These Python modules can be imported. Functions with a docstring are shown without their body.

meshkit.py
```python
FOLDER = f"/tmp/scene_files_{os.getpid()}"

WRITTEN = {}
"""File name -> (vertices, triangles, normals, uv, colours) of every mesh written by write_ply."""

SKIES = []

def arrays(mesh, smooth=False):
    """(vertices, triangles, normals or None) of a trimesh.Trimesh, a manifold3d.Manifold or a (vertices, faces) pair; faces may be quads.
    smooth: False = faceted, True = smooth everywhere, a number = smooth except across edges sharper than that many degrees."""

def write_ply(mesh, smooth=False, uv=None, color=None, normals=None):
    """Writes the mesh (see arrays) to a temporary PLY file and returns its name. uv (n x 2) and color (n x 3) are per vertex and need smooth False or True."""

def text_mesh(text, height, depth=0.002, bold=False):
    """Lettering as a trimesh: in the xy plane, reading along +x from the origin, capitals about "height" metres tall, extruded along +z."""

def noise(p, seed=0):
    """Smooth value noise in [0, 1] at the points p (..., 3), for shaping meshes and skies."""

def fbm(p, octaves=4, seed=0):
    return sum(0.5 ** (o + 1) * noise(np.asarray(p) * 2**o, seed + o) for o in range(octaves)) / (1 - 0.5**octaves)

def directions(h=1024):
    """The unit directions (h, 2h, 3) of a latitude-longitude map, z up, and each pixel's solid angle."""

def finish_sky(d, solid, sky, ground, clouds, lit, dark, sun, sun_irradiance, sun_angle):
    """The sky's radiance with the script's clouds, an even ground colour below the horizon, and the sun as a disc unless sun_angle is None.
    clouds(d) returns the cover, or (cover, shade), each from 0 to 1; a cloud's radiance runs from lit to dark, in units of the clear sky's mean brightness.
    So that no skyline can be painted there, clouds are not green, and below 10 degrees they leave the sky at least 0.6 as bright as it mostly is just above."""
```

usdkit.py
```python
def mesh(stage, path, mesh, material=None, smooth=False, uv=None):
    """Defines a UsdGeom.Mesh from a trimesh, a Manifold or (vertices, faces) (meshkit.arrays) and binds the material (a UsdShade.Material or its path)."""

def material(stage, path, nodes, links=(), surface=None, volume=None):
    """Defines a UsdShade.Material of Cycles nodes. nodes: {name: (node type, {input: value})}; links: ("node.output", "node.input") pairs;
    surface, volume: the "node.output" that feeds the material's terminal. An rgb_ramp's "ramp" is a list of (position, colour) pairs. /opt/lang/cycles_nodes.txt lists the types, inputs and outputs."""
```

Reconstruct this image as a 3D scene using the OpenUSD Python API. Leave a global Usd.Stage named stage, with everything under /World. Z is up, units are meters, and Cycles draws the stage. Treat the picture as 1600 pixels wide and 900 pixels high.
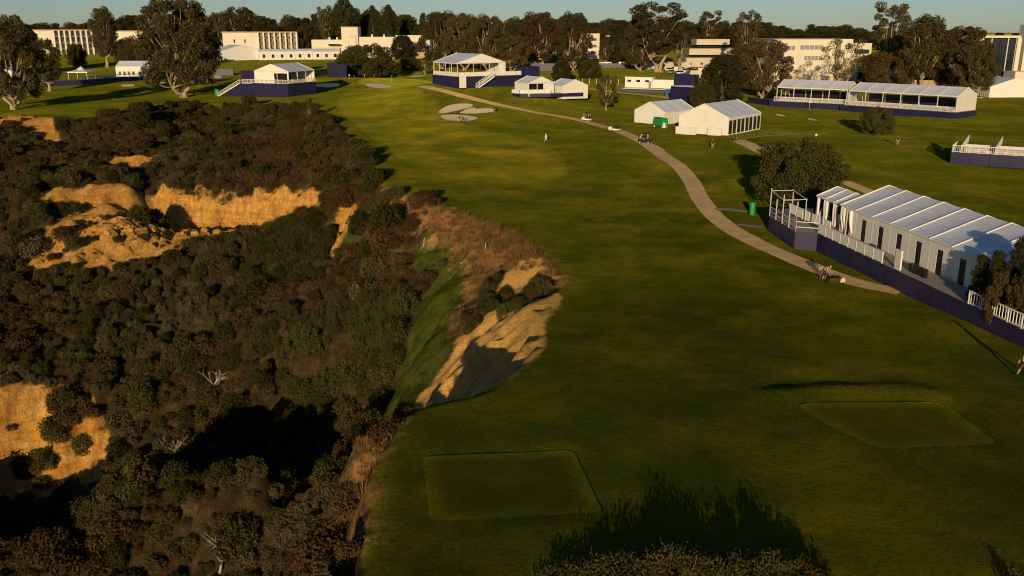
import math, random
import numpy as np, trimesh, usdkit, shapely
import manifold3d as m3
from meshkit import fbm, noise
from shapely.geometry import Polygon, LineString, Point
from scipy.interpolate import RBFInterpolator, RegularGridInterpolator
from scipy.spatial import Delaunay
from pxr import Usd, UsdGeom, UsdLux, UsdShade, Sdf, Gf, Vt

stage = Usd.Stage.CreateInMemory()
UsdGeom.SetStageUpAxis(stage, 'Z')
World = UsdGeom.Xform.Define(stage, '/World')
stage.SetDefaultPrim(World.GetPrim())
UsdGeom.Scope.Define(stage, '/World/Looks')

# ---------------------------------------------------------------- camera, sky, sun, exposure
CAM_H, FPX, HORIZON = 22.0, 1400.0, 48.0          # metres above the lawn; focal length and horizon row in the photograph's 1600x900 pixels
PITCH = math.atan((450 - HORIZON) / FPX)
cam = UsdGeom.Camera.Define(stage, '/World/camera')
cam.CreateHorizontalApertureAttr(36.0)
cam.CreateVerticalApertureAttr(20.25)
cam.CreateFocalLengthAttr(36.0 * FPX / 1600)
cam.AddTranslateOp().Set(Gf.Vec3d(0, 0, CAM_H))
cam.AddRotateXOp().Set(90 - math.degrees(PITCH))
cam.CreateExposureAttr(-0.14)

SUN_EL, SUN_AZ = math.radians(10.0), math.radians(188.0)      # azimuth clockwise from +y: the sun stands low behind the camera
to_sun = np.array([math.sin(SUN_AZ) * math.cos(SUN_EL), math.cos(SUN_AZ) * math.cos(SUN_EL), math.sin(SUN_EL)])
sky = UsdLux.DomeLight.Define(stage, '/World/sky')
sky.GetPrim().SetCustomDataByKey('kind', 'structure')
skym = usdkit.material(stage, '/World/Looks/sky_air', {
    's': ('sky_texture', {'sky_type': 'single_scattering', 'sun_disc': False, 'sun_elevation': SUN_EL,
                          'sun_rotation': math.atan2(to_sun[0], to_sun[1]), 'altitude': 100.0, 'air_density': 0.8,
                          'aerosol_density': 0.2, 'ozone_density': 3.0}),
    'b': ('background_shader', {'strength': 0.074})}, [('s.color', 'b.color')], surface='b.background')
UsdShade.MaterialBindingAPI.Apply(sky.GetPrim()).Bind(skym)
sun = UsdLux.DistantLight.Define(stage, '/World/sun')
sun.CreateIntensityAttr(1.25)
sun.CreateAngleAttr(0.5)
sun.CreateNormalizeAttr(True)
sun.CreateColorAttr(Gf.Vec3f(1.0, 0.75, 0.42))
sun.AddRotateZOp().Set(-math.degrees(SUN_AZ))
sun.AddRotateXOp().Set(-(90 - math.degrees(SUN_EL)))

# ---------------------------------------------------------------- from the photograph's pixels to points of the place
cp_, sp_ = math.cos(PITCH), math.sin(PITCH)

def ray(px, py):
    u, v = (px - 800) / FPX, (450 - py) / FPX
    return np.array([u, cp_ + v * sp_, -sp_ + v * cp_])

def rise(y):                                       # the mesa climbs gently away from the camera
    y = np.asarray(y, float)
    t = np.clip((y - 100) / 75, 0, 1)
    return np.clip((y - 230) * 0.018, 0, 8) + 0.052 * np.clip(73 - np.maximum(y, 26), 0, 60) ** 1.0 * np.clip((y + 60) / 60, 0, 1) + 1.6 * t * t * (3 - 2 * t)

def at(px, py, z=0.0):
    r = ray(px, py)
    t = (CAM_H - z) / -r[2]
    return np.array([r[0] * t, r[1] * t, z])

_T = np.linspace(20, 3000, 30000)

def gnd(px, py):
    r = ray(px, py)
    i = np.argmax(CAM_H + r[2] * _T < rise(r[1] * _T))
    return np.array([r[0] * _T[i], r[1] * _T[i], float(rise(r[1] * _T[i]))])

def pxm(p):                                        # pixels per metre of the photograph at a point
    return FPX / math.sqrt(p[0] ** 2 + p[1] ** 2 + (p[2] - CAM_H) ** 2)

def project(p):
    p = np.atleast_2d(p)
    z = p[:, 2] - CAM_H
    d = p[:, 1] * cp_ - z * sp_
    v = p[:, 1] * sp_ + z * cp_
    return 800 + FPX * p[:, 0] / d, 450 - FPX * v / d, d

# ---------------------------------------------------------------- naming and tagging
used = {}

def numbered(parent, name):
    k = (parent, name)
    n = used.get(k, 0)
    used[k] = n + 1
    return f'{parent}/{name}' if n == 0 else f'{parent}/{name}_{n:03d}'

def tag(prim, label=None, cat=None, group=None, kind=None):
    for k, v in (('label', label), ('category', cat), ('group', group), ('kind', kind)):
        if v:
            prim.SetCustomDataByKey(k, v)
    return prim

def thing(name, label, cat, loc=(0, 0, 0), rz=0.0, group=None, scale=(1, 1, 1)):
    x = UsdGeom.Xform.Define(stage, numbered('/World', name))
    x.AddTranslateOp().Set(Gf.Vec3d(*map(float, loc)))
    x.AddRotateZOp().Set(float(rz))
    x.AddScaleOp().Set(Gf.Vec3f(*map(float, scale)))
    return tag(x.GetPrim(), label, cat, group)

def copy_of(root, label, loc, rz=0.0, scale=(1, 1, 1), cat=None, group=None, name=None):
    was = root.GetCustomData()
    nm = name or root.GetName().rstrip('0123456789').rstrip('_')
    x = UsdGeom.Xform.Define(stage, numbered('/World', nm))
    x.AddTranslateOp().Set(Gf.Vec3d(*map(float, loc)))
    x.AddRotateZOp().Set(float(rz))
    x.AddScaleOp().Set(Gf.Vec3f(*map(float, scale)))
    p = x.GetPrim()
    p.GetReferences().AddInternalReference(root.GetPath())
    p.SetInstanceable(True)
    return tag(p, label, cat or was['category'], group or was.get('group'))

def part(parent, name, mesh, mat, label=None, smooth=False):
    path = numbered(str(parent.GetPath()), name)
    m = usdkit.mesh(stage, path, mesh, mat, smooth=smooth)
    if label:
        m.GetPrim().SetCustomDataByKey('label', label)
    return m.GetPrim()

def surface(name, mesh, mat, smooth=True, kind='structure', label=None, cat=None):
    m = usdkit.mesh(stage, numbered('/World', name), mesh, mat, smooth=smooth)
    tag(m.GetPrim(), label, cat, None, kind)
    return m

# ---------------------------------------------------------------- mesh collecting
BOXF = np.array([[0, 2, 1], [0, 3, 2], [4, 5, 6], [4, 6, 7], [0, 1, 5], [0, 5, 4], [1, 2, 6], [1, 6, 5], [2, 3, 7], [2, 7, 6], [3, 0, 4], [3, 4, 7]])

class MB:
    def __init__(s):
        s.v, s.f, s.n = [], [], 0
    def add(s, v, f):
        v = np.asarray(v, float)
        s.v.append(v); s.f.append(np.asarray(f) + s.n); s.n += len(v)
        return s
    def hexa(s, p):                                # eight corners: bottom ring, top ring
        return s.add(p, BOXF)
    def box(s, x0, x1, y0, y1, z0, z1):
        return s.hexa([(x0, y0, z0), (x1, y0, z0), (x1, y1, z0), (x0, y1, z0), (x0, y0, z1), (x1, y0, z1), (x1, y1, z1), (x0, y1, z1)])
    def bar(s, p, q, w, h=None):                   # square bar from p to q
        p, q = np.asarray(p, float), np.asarray(q, float)
        d = (q - p) / np.linalg.norm(q - p)
        up = np.array([0, 0, 1.0]) if abs(d[2]) < 0.95 else np.array([1.0, 0, 0])
        a = np.cross(d, up); a /= np.linalg.norm(a); b = np.cross(a, d)
        a, b = a * w / 2, b * (h or w) / 2
        r = [-a - b, a - b, a + b, -a + b]
        return s.hexa([p + k for k in r] + [q + k for k in r]) if False else s.add([p + k for k in r] + [q + k for k in r], BOXF[:, ::-1] if False else BOXF)
    def tube(s, pts, rad, n=6):
        pts = np.asarray(pts, float); rad = np.broadcast_to(rad, len(pts))
        rings = []
        for i in range(len(pts)):
            d = pts[min(i + 1, len(pts) - 1)] - pts[max(i - 1, 0)]
            d = d / (np.linalg.norm(d) + 1e-9)
            up = np.array([0, 0, 1.0]) if abs(d[2]) < 0.9 else np.array([1.0, 0, 0])
            a = np.cross(d, up); a /= np.linalg.norm(a); b = np.cross(d, a)
            t = np.linspace(0, 2 * np.pi, n, endpoint=False)
            rings.append(pts[i] + rad[i] * (np.cos(t)[:, None] * a + np.sin(t)[:, None] * b))
        v = np.vstack(rings + [pts[:1], pts[-1:]])
        f = []
        for i in range(len(pts) - 1):
            for k in range(n):
                a0, a1, b0, b1 = i * n + k, i * n + (k + 1) % n, (i + 1) * n + k, (i + 1) * n + (k + 1) % n
                f += [[a0, b0, a1], [a1, b0, b1]]
        c0, c1, last = len(pts) * n, len(pts) * n + 1, (len(pts) - 1) * n
        for k in range(n):
            f += [[c0, k, (k + 1) % n], [c1, last + (k + 1) % n, last + k]]
        return s.add(v, f)
    def cyl(s, c, r, h, axis='z', n=14):
        c = np.asarray(c, float); d = {'x': (1, 0, 0), 'y': (0, 1, 0), 'z': (0, 0, 1)}[axis]
        d = np.array(d, float) * h / 2
        return s.tube([c - d, c + d], r, n)
    def mesh(s):
        return trimesh.Trimesh(np.vstack(s.v), np.vstack(s.f), process=False)
    def out(s, parent, name, mat, label=None, smooth=False):
        return part(parent, name, s.mesh(), mat, label, smooth)

def rbox(x0, x1, y0, y1, z0, z1, r=0.1):           # rounded box
    o = []
    sph = m3.Manifold.sphere(r, 12)
    for x in (x0 + r, x1 - r):
        for y in (y0 + r, y1 - r):
            for z in (z0 + r, z1 - r):
                o.append(sph.translate((x, y, z)))
    h = m3.Manifold.batch_hull(o).to_mesh()
    return np.asarray(h.vert_properties[:, :3], float), np.asarray(h.tri_verts)

# ---------------------------------------------------------------- materials
def mat_plain(name, col, rough=0.6, var=0.12, scale=1.5, spec=0.4, metallic=0.0, bump=0.0, bscale=20.0):
    n = {'g': ('geometry', {}), 'n': ('noise_texture', {'scale': scale, 'detail': 5.0, 'roughness': 0.6}),
         'r': ('rgb_ramp', {'ramp': [(0.3, tuple(c * (1 - var) for c in col)), (0.7, tuple(min(1, c * (1 + var)) for c in col))]}),
         'p': ('principled_bsdf', {'roughness': rough, 'specular_ior_level': spec, 'metallic': metallic})}
    l = [('g.position', 'n.vector'), ('n.fac', 'r.fac'), ('r.color', 'p.base_color')]
    if bump:
        n['m'] = ('noise_texture', {'scale': bscale, 'detail': 4.0}); n['b'] = ('bump', {'strength': 1.0, 'distance': bump})
        l += [('g.position', 'm.vector'), ('m.fac', 'b.height'), ('b.normal', 'p.normal')]
    return usdkit.material(stage, '/World/Looks/' + name, n, l, surface='p.BSDF')

def mat_leaf(name, dark, light, trans=0.25, hue=0.25):
    n = {'g': ('geometry', {}), 'o': ('object_info', {}),
         'r': ('rgb_ramp', {'ramp': [(0.0, dark), (1.0, light)]}),
         'vm': ('math', {'math_type': 'multiply_add', 'value2': 0.45, 'value3': 0.78}),
         'hm': ('math', {'math_type': 'multiply_add', 'value2': 0.018, 'value3': 0.491}),
         'h': ('hsv', {'saturation': 1.0}),
         'd': ('diffuse_bsdf', {}), 't': ('translucent_bsdf', {}), 'm': ('mix_closure', {'fac': trans})}
    l = [('g.random_per_island', 'r.fac'), ('o.random', 'vm.value1'), ('o.random', 'hm.value1'), ('hm.value', 'h.hue'), ('vm.value', 'h.value'), ('r.color', 'h.color'),
         ('h.color', 'd.color'), ('h.color', 't.color'), ('d.BSDF', 'm.closure1'), ('t.BSDF', 'm.closure2')]
    return usdkit.material(stage, '/World/Looks/' + name, n, l, surface='m.closure')

def mat_grass(name, dark, light, dry, dry_amt=0.5, bump=0.25, fine=5.0, stripe=None):
    n = {'g': ('geometry', {}),
         'n1': ('noise_texture', {'scale': 0.035, 'detail': 4.0, 'roughness': 0.6}),
         'n2': ('noise_texture', {'scale': 0.45, 'detail': 6.0, 'roughness': 0.7}),
         'n3': ('noise_texture', {'scale': fine, 'detail': 4.0, 'roughness': 0.7}),
         'n4': ('noise_texture', {'scale': 0.09, 'detail': 8.0, 'roughness': 0.72}),
         'r1': ('rgb_ramp', {'ramp': [(0.3, dark), (0.7, light)]}),
         'r4': ('rgb_ramp', {'ramp': [(0.5, (0, 0, 0)), (0.8, (dry_amt,) * 3)]}),
         'r3': ('rgb_ramp', {'ramp': [(0.25, (0.55,) * 3), (0.75, (1.4,) * 3)]}),
         'r2': ('rgb_ramp', {'ramp': [(0.3, (0.78,) * 3), (0.7, (1.2,) * 3)]}),
         'mx': ('mix', {'mix_type': 'mix'}), 'm2': ('mix', {'mix_type': 'multiply', 'fac': 1.0}), 'm3': ('mix', {'mix_type': 'multiply', 'fac': 1.0}),
         'b': ('bump', {'strength': 1.0, 'distance': bump}),
         'p': ('principled_bsdf', {'roughness': 0.9, 'specular_ior_level': 0.08, 'diffuse_roughness': 1.0, 'sheen_weight': 0.22, 'sheen_roughness': 0.45, 'sheen_tint': (0.62, 0.62, 0.06)})}
    n['mx'][1]['color2'] = dry
    l = [('g.position', k + '.vector') for k in ('n1', 'n2', 'n3', 'n4')]
    l += [('n1.fac', 'r1.fac'), ('n4.fac', 'r4.fac'), ('n3.fac', 'r3.fac'), ('n2.fac', 'r2.fac'), ('r1.color', 'mx.color1'), ('r4.color', 'mx.fac'),
          ('mx.color', 'm2.color1'), ('r3.color', 'm2.color2'), ('m2.color', 'm3.color1'), ('r2.color', 'm3.color2'), ('m3.color', 'p.base_color'), ('n3.fac', 'b.height'), ('b.normal', 'p.normal')]
    return usdkit.material(stage, '/World/Looks/' + name, n, l, surface='p.BSDF')

GRASS_D, GRASS_L, GRASS_DRY = (0.017, 0.032, 0.002), (0.060, 0.084, 0.003), (0.19, 0.150, 0.011)
GRASS_RAMP, DRY_RAMP = (0.33, 0.66), ((0.44, 0.0), (0.66, 0.75))
BUMP_G = 0.32

def mat_turf(name, tone, bump=0.15, stripe=0.0, angle=0.5, width=0.045):
    n = {'g': ('geometry', {}), 'i': ('attribute', {'attribute': 'inner'}),
         'n1': ('noise_texture', {'scale': 0.035, 'detail': 4.0, 'roughness': 0.6}), 'n2': ('noise_texture', {'scale': 0.45, 'detail': 6.0, 'roughness': 0.7}),
         'n3': ('noise_texture', {'scale': 4.0, 'detail': 5.0, 'roughness': 0.75}), 'n4': ('noise_texture', {'scale': 0.10, 'detail': 9.0, 'roughness': 0.72}),
         'r1': ('rgb_ramp', {'ramp': [(GRASS_RAMP[0], GRASS_D), (GRASS_RAMP[1], GRASS_L)]}), 'r4': ('rgb_ramp', {'ramp': [(a, (b,) * 3) for a, b in DRY_RAMP]}),
         'r3': ('rgb_ramp', {'ramp': [(0.25, (0.5,) * 3), (0.75, (1.45,) * 3)]}), 'r2': ('rgb_ramp', {'ramp': [(0.3, (0.75,) * 3), (0.7, (1.22,) * 3)]}),
         'mx': ('mix', {'mix_type': 'mix', 'color2': GRASS_DRY}), 'm2': ('mix', {'mix_type': 'multiply', 'fac': 1.0}), 'm3': ('mix', {'mix_type': 'multiply', 'fac': 1.0}),
         'mp': ('mapping', {'rotation': (0, 0, angle)}), 'wv': ('wave_texture', {'wave_type': 'bands', 'bands_direction': 'x', 'scale': width, 'distortion': 2.5, 'detail': 2.0, 'detail_scale': 0.6}),
         'rw': ('rgb_ramp', {'ramp': [(0.3, tuple(t * (1 - stripe) for t in tone)), (0.7, tuple(t * (1 + stripe) for t in tone))]}),
         'tn': ('mix', {'mix_type': 'mix', 'color1': (1, 1, 1)}), 'm4': ('mix', {'mix_type': 'multiply', 'fac': 1.0}),
         'b': ('bump', {'strength': 1.0, 'distance': bump}),
         'p': ('principled_bsdf', {'roughness': 0.95, 'specular_ior_level': 0.0, 'diffuse_roughness': 1.0, 'sheen_weight': 0.22, 'sheen_roughness': 0.45, 'sheen_tint': (0.62, 0.62, 0.06)})}
    l = [('g.position', k + '.vector') for k in ('n1', 'n2', 'n3', 'n4', 'mp')]
    l += [('n1.fac', 'r1.fac'), ('n4.fac', 'r4.fac'), ('n3.fac', 'r3.fac'), ('n2.fac', 'r2.fac'), ('r1.color', 'mx.color1'), ('r4.color', 'mx.fac'), ('mx.color', 'm2.color1'), ('r3.color', 'm2.color2'),
          ('m2.color', 'm3.color1'), ('r2.color', 'm3.color2'), ('mp.vector', 'wv.vector'), ('wv.fac', 'rw.fac'), ('rw.color', 'tn.color2'), ('i.fac', 'tn.fac'), ('m3.color', 'm4.color1'), ('tn.color', 'm4.color2'), ('m4.color', 'p.base_color'),
          ('n3.fac', 'b.height'), ('b.normal', 'p.normal')]
    return usdkit.material(stage, '/World/Looks/' + name, n, l, surface='p.BSDF')

M = {}
M['fairway'] = mat_turf('fairway_turf', (1.55, 1.30, 1.2), 0.24, 0.09, 0.35, 0.028)
M['green'] = mat_turf('putting_turf', (1.15, 1.18, 1.1), 0.12, 0.03)
M['tee'] = mat_turf('tee_turf', (0.36, 0.36, 0.4), 0.10, 0.05, 1.2, 0.12)
M['sand'] = mat_plain('bunker_sand', (0.95, 0.79, 0.50), 0.95, 0.06, 0.6, 0.1, bump=0.05, bscale=6)
M['path'] = mat_plain('path_gravel', (0.82, 0.54, 0.25), 0.95, 0.16, 0.5, 0.1, bump=0.03, bscale=12)
M['track'] = mat_plain('worn_track', (0.45, 0.37, 0.16), 0.95, 0.2, 0.6, 0.1)
M['gravel'] = mat_plain('gravel_grey', (0.30, 0.28, 0.25), 0.95, 0.2, 0.5, 0.1)
M['white'] = mat_plain('tent_white', (0.70, 0.68, 0.64), 0.5, 0.05, 0.4, 0.3)
M['roofvinyl'] = mat_plain('roof_vinyl', (0.70, 0.73, 0.80), 0.35, 0.06, 0.5, 0.5)
M['wallwhite'] = mat_plain('stucco_white', (0.64, 0.585, 0.48), 0.85, 0.06, 0.25, 0.2)
M['wallcream'] = mat_plain('stucco_cream', (0.54, 0.465, 0.34), 0.85, 0.08, 0.25, 0.2)
M['cap'] = mat_plain('roof_edge_tan', (0.42, 0.30, 0.16), 0.85, 0.15, 0.4, 0.2)
M['navy'] = mat_plain('navy_vinyl', (0.016, 0.014, 0.062), 0.45, 0.14, 0.5, 0.4)
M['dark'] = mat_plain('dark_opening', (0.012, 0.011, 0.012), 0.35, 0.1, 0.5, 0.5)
M['glass'] = mat_plain('dark_glass', (0.015, 0.02, 0.028), 0.06, 0.1, 0.5, 0.6)
M['deck'] = mat_plain('deck_board', (0.36, 0.31, 0.25), 0.8, 0.12, 1.0, 0.2)
M['steel'] = mat_plain('galvanised_steel', (0.62, 0.60, 0.56), 0.4, 0.08, 2.0, 0.5, 0.3)
M['bark'] = mat_plain('pale_bark', (0.34, 0.26, 0.17), 0.9, 0.3, 1.2, 0.1)
M['barkdark'] = mat_plain('dark_bark', (0.10, 0.07, 0.045), 0.9, 0.3, 1.2, 0.1)
M['deadwood'] = mat_plain('bleached_wood', (0.36, 0.32, 0.25), 0.85, 0.15, 3.0, 0.1)
M['binGreen'] = mat_plain('green_plastic', (0.02, 0.25, 0.07), 0.5, 0.1, 1.0, 0.4)
M['fenceGreen'] = mat_plain('green_screen', (0.05, 0.14, 0.05), 0.8, 0.1, 0.5, 0.2)
M['blue'] = mat_plain('blue_paint', (0.03, 0.12, 0.28), 0.4, 0.1, 1.0, 0.4)
M['black'] = mat_plain('black_rubber', (0.02, 0.02, 0.02), 0.7, 0.1, 1.0, 0.3)
M['carWhite'] = mat_plain('car_white', (0.72, 0.71, 0.68), 0.25, 0.03, 1.0, 0.5)
M['carGrey'] = mat_plain('car_grey', (0.25, 0.25, 0.26), 0.25, 0.05, 1.0, 0.5)
M['carDark'] = mat_plain('car_dark', (0.04, 0.045, 0.05), 0.25, 0.05, 1.0, 0.5)
M['stone'] = mat_plain('pale_stone', (0.60, 0.47, 0.33), 0.9, 0.12, 2.0, 0.2, bump=0.06, bscale=5)
M['rock'] = mat_plain('orange_rock', (0.40, 0.205, 0.05), 0.95, 0.3, 1.0, 0.1, bump=0.15, bscale=3)
M['skin'] = mat_plain('skin', (0.45, 0.27, 0.18), 0.6, 0.04, 4.0, 0.3)
M['hair'] = mat_plain('dark_hair', (0.03, 0.02, 0.015), 0.6, 0.1, 9.0, 0.3)
M['clothWhite'] = mat_plain('cloth_white', (0.7, 0.68, 0.64), 0.9, 0.05, 3.0, 0.1)
M['clothDark'] = mat_plain('cloth_dark', (0.03, 0.03, 0.04), 0.9, 0.1, 3.0, 0.1)
M['clothKhaki'] = mat_plain('cloth_khaki', (0.30, 0.23, 0.14), 0.9, 0.1, 3.0, 0.1)
M['clothRed'] = mat_plain('cloth_maroon', (0.16, 0.03, 0.02), 0.9, 0.1, 3.0, 0.1)
M['leafEuc'] = mat_leaf('leaf_eucalyptus', (0.080, 0.064, 0.024), (0.195, 0.145, 0.056))
M['leafRust'] = mat_leaf('leaf_rusty', (0.090, 0.063, 0.024), (0.20, 0.132, 0.052))
M['leafDark'] = mat_leaf('leaf_dark_green', (0.052, 0.050, 0.018), (0.13, 0.112, 0.040))
M['leafPine'] = mat_leaf('leaf_pine', (0.042, 0.044, 0.017), (0.110, 0.100, 0.036), 0.1)
M['leafOlive'] = mat_leaf('leaf_olive', (0.070, 0.066, 0.020), (0.150, 0.130, 0.040))
M['leafPale'] = mat_leaf('leaf_pale', (0.12, 0.10, 0.045), (0.24, 0.19, 0.085))
M['brushBrown'] = mat_leaf('brush_brown', (0.072, 0.046, 0.018), (0.175, 0.112, 0.043), 0.1)
M['brushOlive'] = mat_leaf('brush_olive', (0.064, 0.056, 0.018), (0.150, 0.118, 0.040), 0.1)
M['brushGreen'] = mat_leaf('brush_green', (0.040, 0.039, 0.011), (0.100, 0.088, 0.025), 0.1)
M['brushGrey'] = mat_leaf('brush_grey', (0.085, 0.066, 0.032), (0.180, 0.138, 0.068), 0.1)
M['dryGrass'] = mat_leaf('dry_grass', (0.20, 0.12, 0.05), (0.36, 0.23, 0.10), 0.2)

# ---------------------------------------------------------------- the terrain
def W(pts, z=0.0):
    return np.array([at(p[0], p[1], p[2] if len(p) > 2 else z) for p in pts])

EDGE_PX = [(565, 899), (580, 800), (578, 745), (585, 705), (615, 665), (655, 635), (700, 628), (745, 619), (790, 592), (828, 562), (843, 532), (842, 505),
           (856, 478), (874, 455), (870, 438), (850, 408), (800, 370), (742, 346), (685, 325), (640, 309), (600, 300), (598, 278), (575, 245), (545, 215),
           (520, 195), (495, 172), (430, 166), (330, 162), (250, 166), (190, 178), (110, 186), (40, 180), (0, 178)]
edge_w = np.array([gnd(*p)[:2] for p in EDGE_PX])
edge_w = np.vstack([[(-12, -160), (-9, -60), (-8, 0), (-6.5, 20)], edge_w, [(-190, 238), (-400, 260), (-900, 300)]])
el = LineString(edge_w)
edge_d = np.array([el.interpolate(s).coords[0] for s in np.arange(0, el.length, 0.7)])
wob = (np.stack([fbm(np.c_[edge_d * 0.25, np.zeros(len(edge_d))], 4, 3), fbm(np.c_[edge_d * 0.25, np.ones(len(edge_d)) * 9], 4, 4)], 1) - 0.5) * 1.6
edge_d = edge_d + wob * np.clip((edge_d[:, 1:2] - 20) / 20, 0, 1)
PLATEAU = Polygon(np.vstack([edge_d, [(-900, 4000), (3000, 4000), (3000, -160)]])).buffer(0)

ctrl = []
def C(*pts):
    for p in pts:
        ctrl.append(at(*p))
def wall(px, top, bot, zt, back=1.2):              # a near-vertical face seen between two rows
    a = at(px, top, zt)
    r = ray(px, bot)
    y = a[1] - back
    t = y / r[1]
    ctrl.append(a); ctrl.append(np.array([r[0] * t, y, CAM_H + r[2] * t]))
    ctrl.append(a + [0, 2.5, 0.3])
# far bench
for x in (0, 120, 260, 380, 470):
    C((x, 205, -3.2), (x, 245, -4.2))
C((520, 240, -2.5), (560, 270, -2.0), (540, 290, -3.0), (480, 270, -4.0), (430, 200, -2.5), (330, 190, -2.5), (200, 200, -2.5))
wall(0, 207, 218, -2.6); wall(40, 206, 216, -2.8); wall(75, 208, 224, -3.0); wall(100, 220, 232, -3.2)
wall(180, 247, 264, -4.0); wall(215, 245, 262, -4.0); wall(250, 243, 252, -4.0)
# the long orange cliff
for x, t, b in ((45, 306, 318), (90, 302, 335), (140, 297, 335), (190, 294, 325), (250, 288, 350), (300, 290, 355), (350, 292, 352), (400, 294, 350), (440, 297, 347), (480, 302, 330)):
    wall(x, t, b, -5.0)
wall(530, 316, 350, -3.0, 1.0); wall(552, 312, 335, -2.0, 1.0)
# talus and the brush slope below it
C((160, 318, -7.0), (120, 345, -8.8), (90, 375, -10.5), (60, 400, -12.2), (190, 345, -8.3), (230, 365, -10.2), (300, 368, -10.6), (350, 370, -10.6), (400, 364, -10.2), (450, 350, -8.6), (500, 350, -6.5))
C((0, 340, -9.5), (0, 420, -14), (150, 430, -14.5), (300, 430, -13.5), (420, 420, -12.5), (520, 400, -9.0), (580, 380, -6.5))
C((0, 510, -18), (150, 510, -18), (300, 510, -16.5), (420, 500, -14.5), (520, 470, -11.5), (600, 500, -9.5), (640, 440, -7.5))
C((0, 585, -20.3), (100, 580, -20.5), (200, 590, -21), (300, 600, -20.5), (400, 590, -17.5), (480, 540, -14.5), (560, 560, -12.0))
wall(0, 612, 745, -20.8, 3.0); wall(50, 604, 735, -21, 3.5); wall(100, 604, 700, -21, 4.5); wall(150, 622, 735, -21.5, 3.0)
C((0, 790, -31), (100, 800, -31), (200, 720, -26.5), (200, 800, -28), (50, 850, -33), (230, 660, -24))
# the big thicket, the dark gully below it, the near ridge
C((440, 640, -20.0), (500, 645, -18.5), (560, 640, -16.0), (600, 600, -12.0), (640, 640, -9.5))
C((300, 700, -27), (350, 725, -29), (430, 735, -29), (500, 735, -28))
C((240, 738, -21.0), (285, 738, -18.0), (330, 738, -15.8), (400, 735, -14.0), (470, 738, -13.2), (530, 768, -13.0), (400, 800, -21.5), (500, 830, -20), (300, 800, -25), (200, 850, -31), (350, 880, -28), (100, 899, -34), (480, 890, -23))
ctrl += [np.array(p, float) for p in ((-28, 91, -31), (-22, 90, -30), (-40, 92, -31.5), (-15, 84, -27), (-12, 66, -16), (-14, 52, -17), (-13, 40, -15), (-12, 20, -15), (-14, -20, -16), (-16, -120, -18),
        (-40, 65, -22.8), (-28, 66, -22.0), (-20, 64, -20.5), (-52, 66, -23.2), (-70, 68, -24.0), (-30, 50, -31), (-45, 48, -33), (-30, 40, -32), (-60, 40, -36), (-60, 0, -40), (-100, 50, -38), (-150, 80, -34), (-150, 0, -42), (-60, -120, -48), (-300, -100, -50), (-300, 100, -30), (-600, 0, -60), (-120, 150, -10), (-200, 160, -12), (-400, 180, -14), (-500, 240, -6))]
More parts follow.
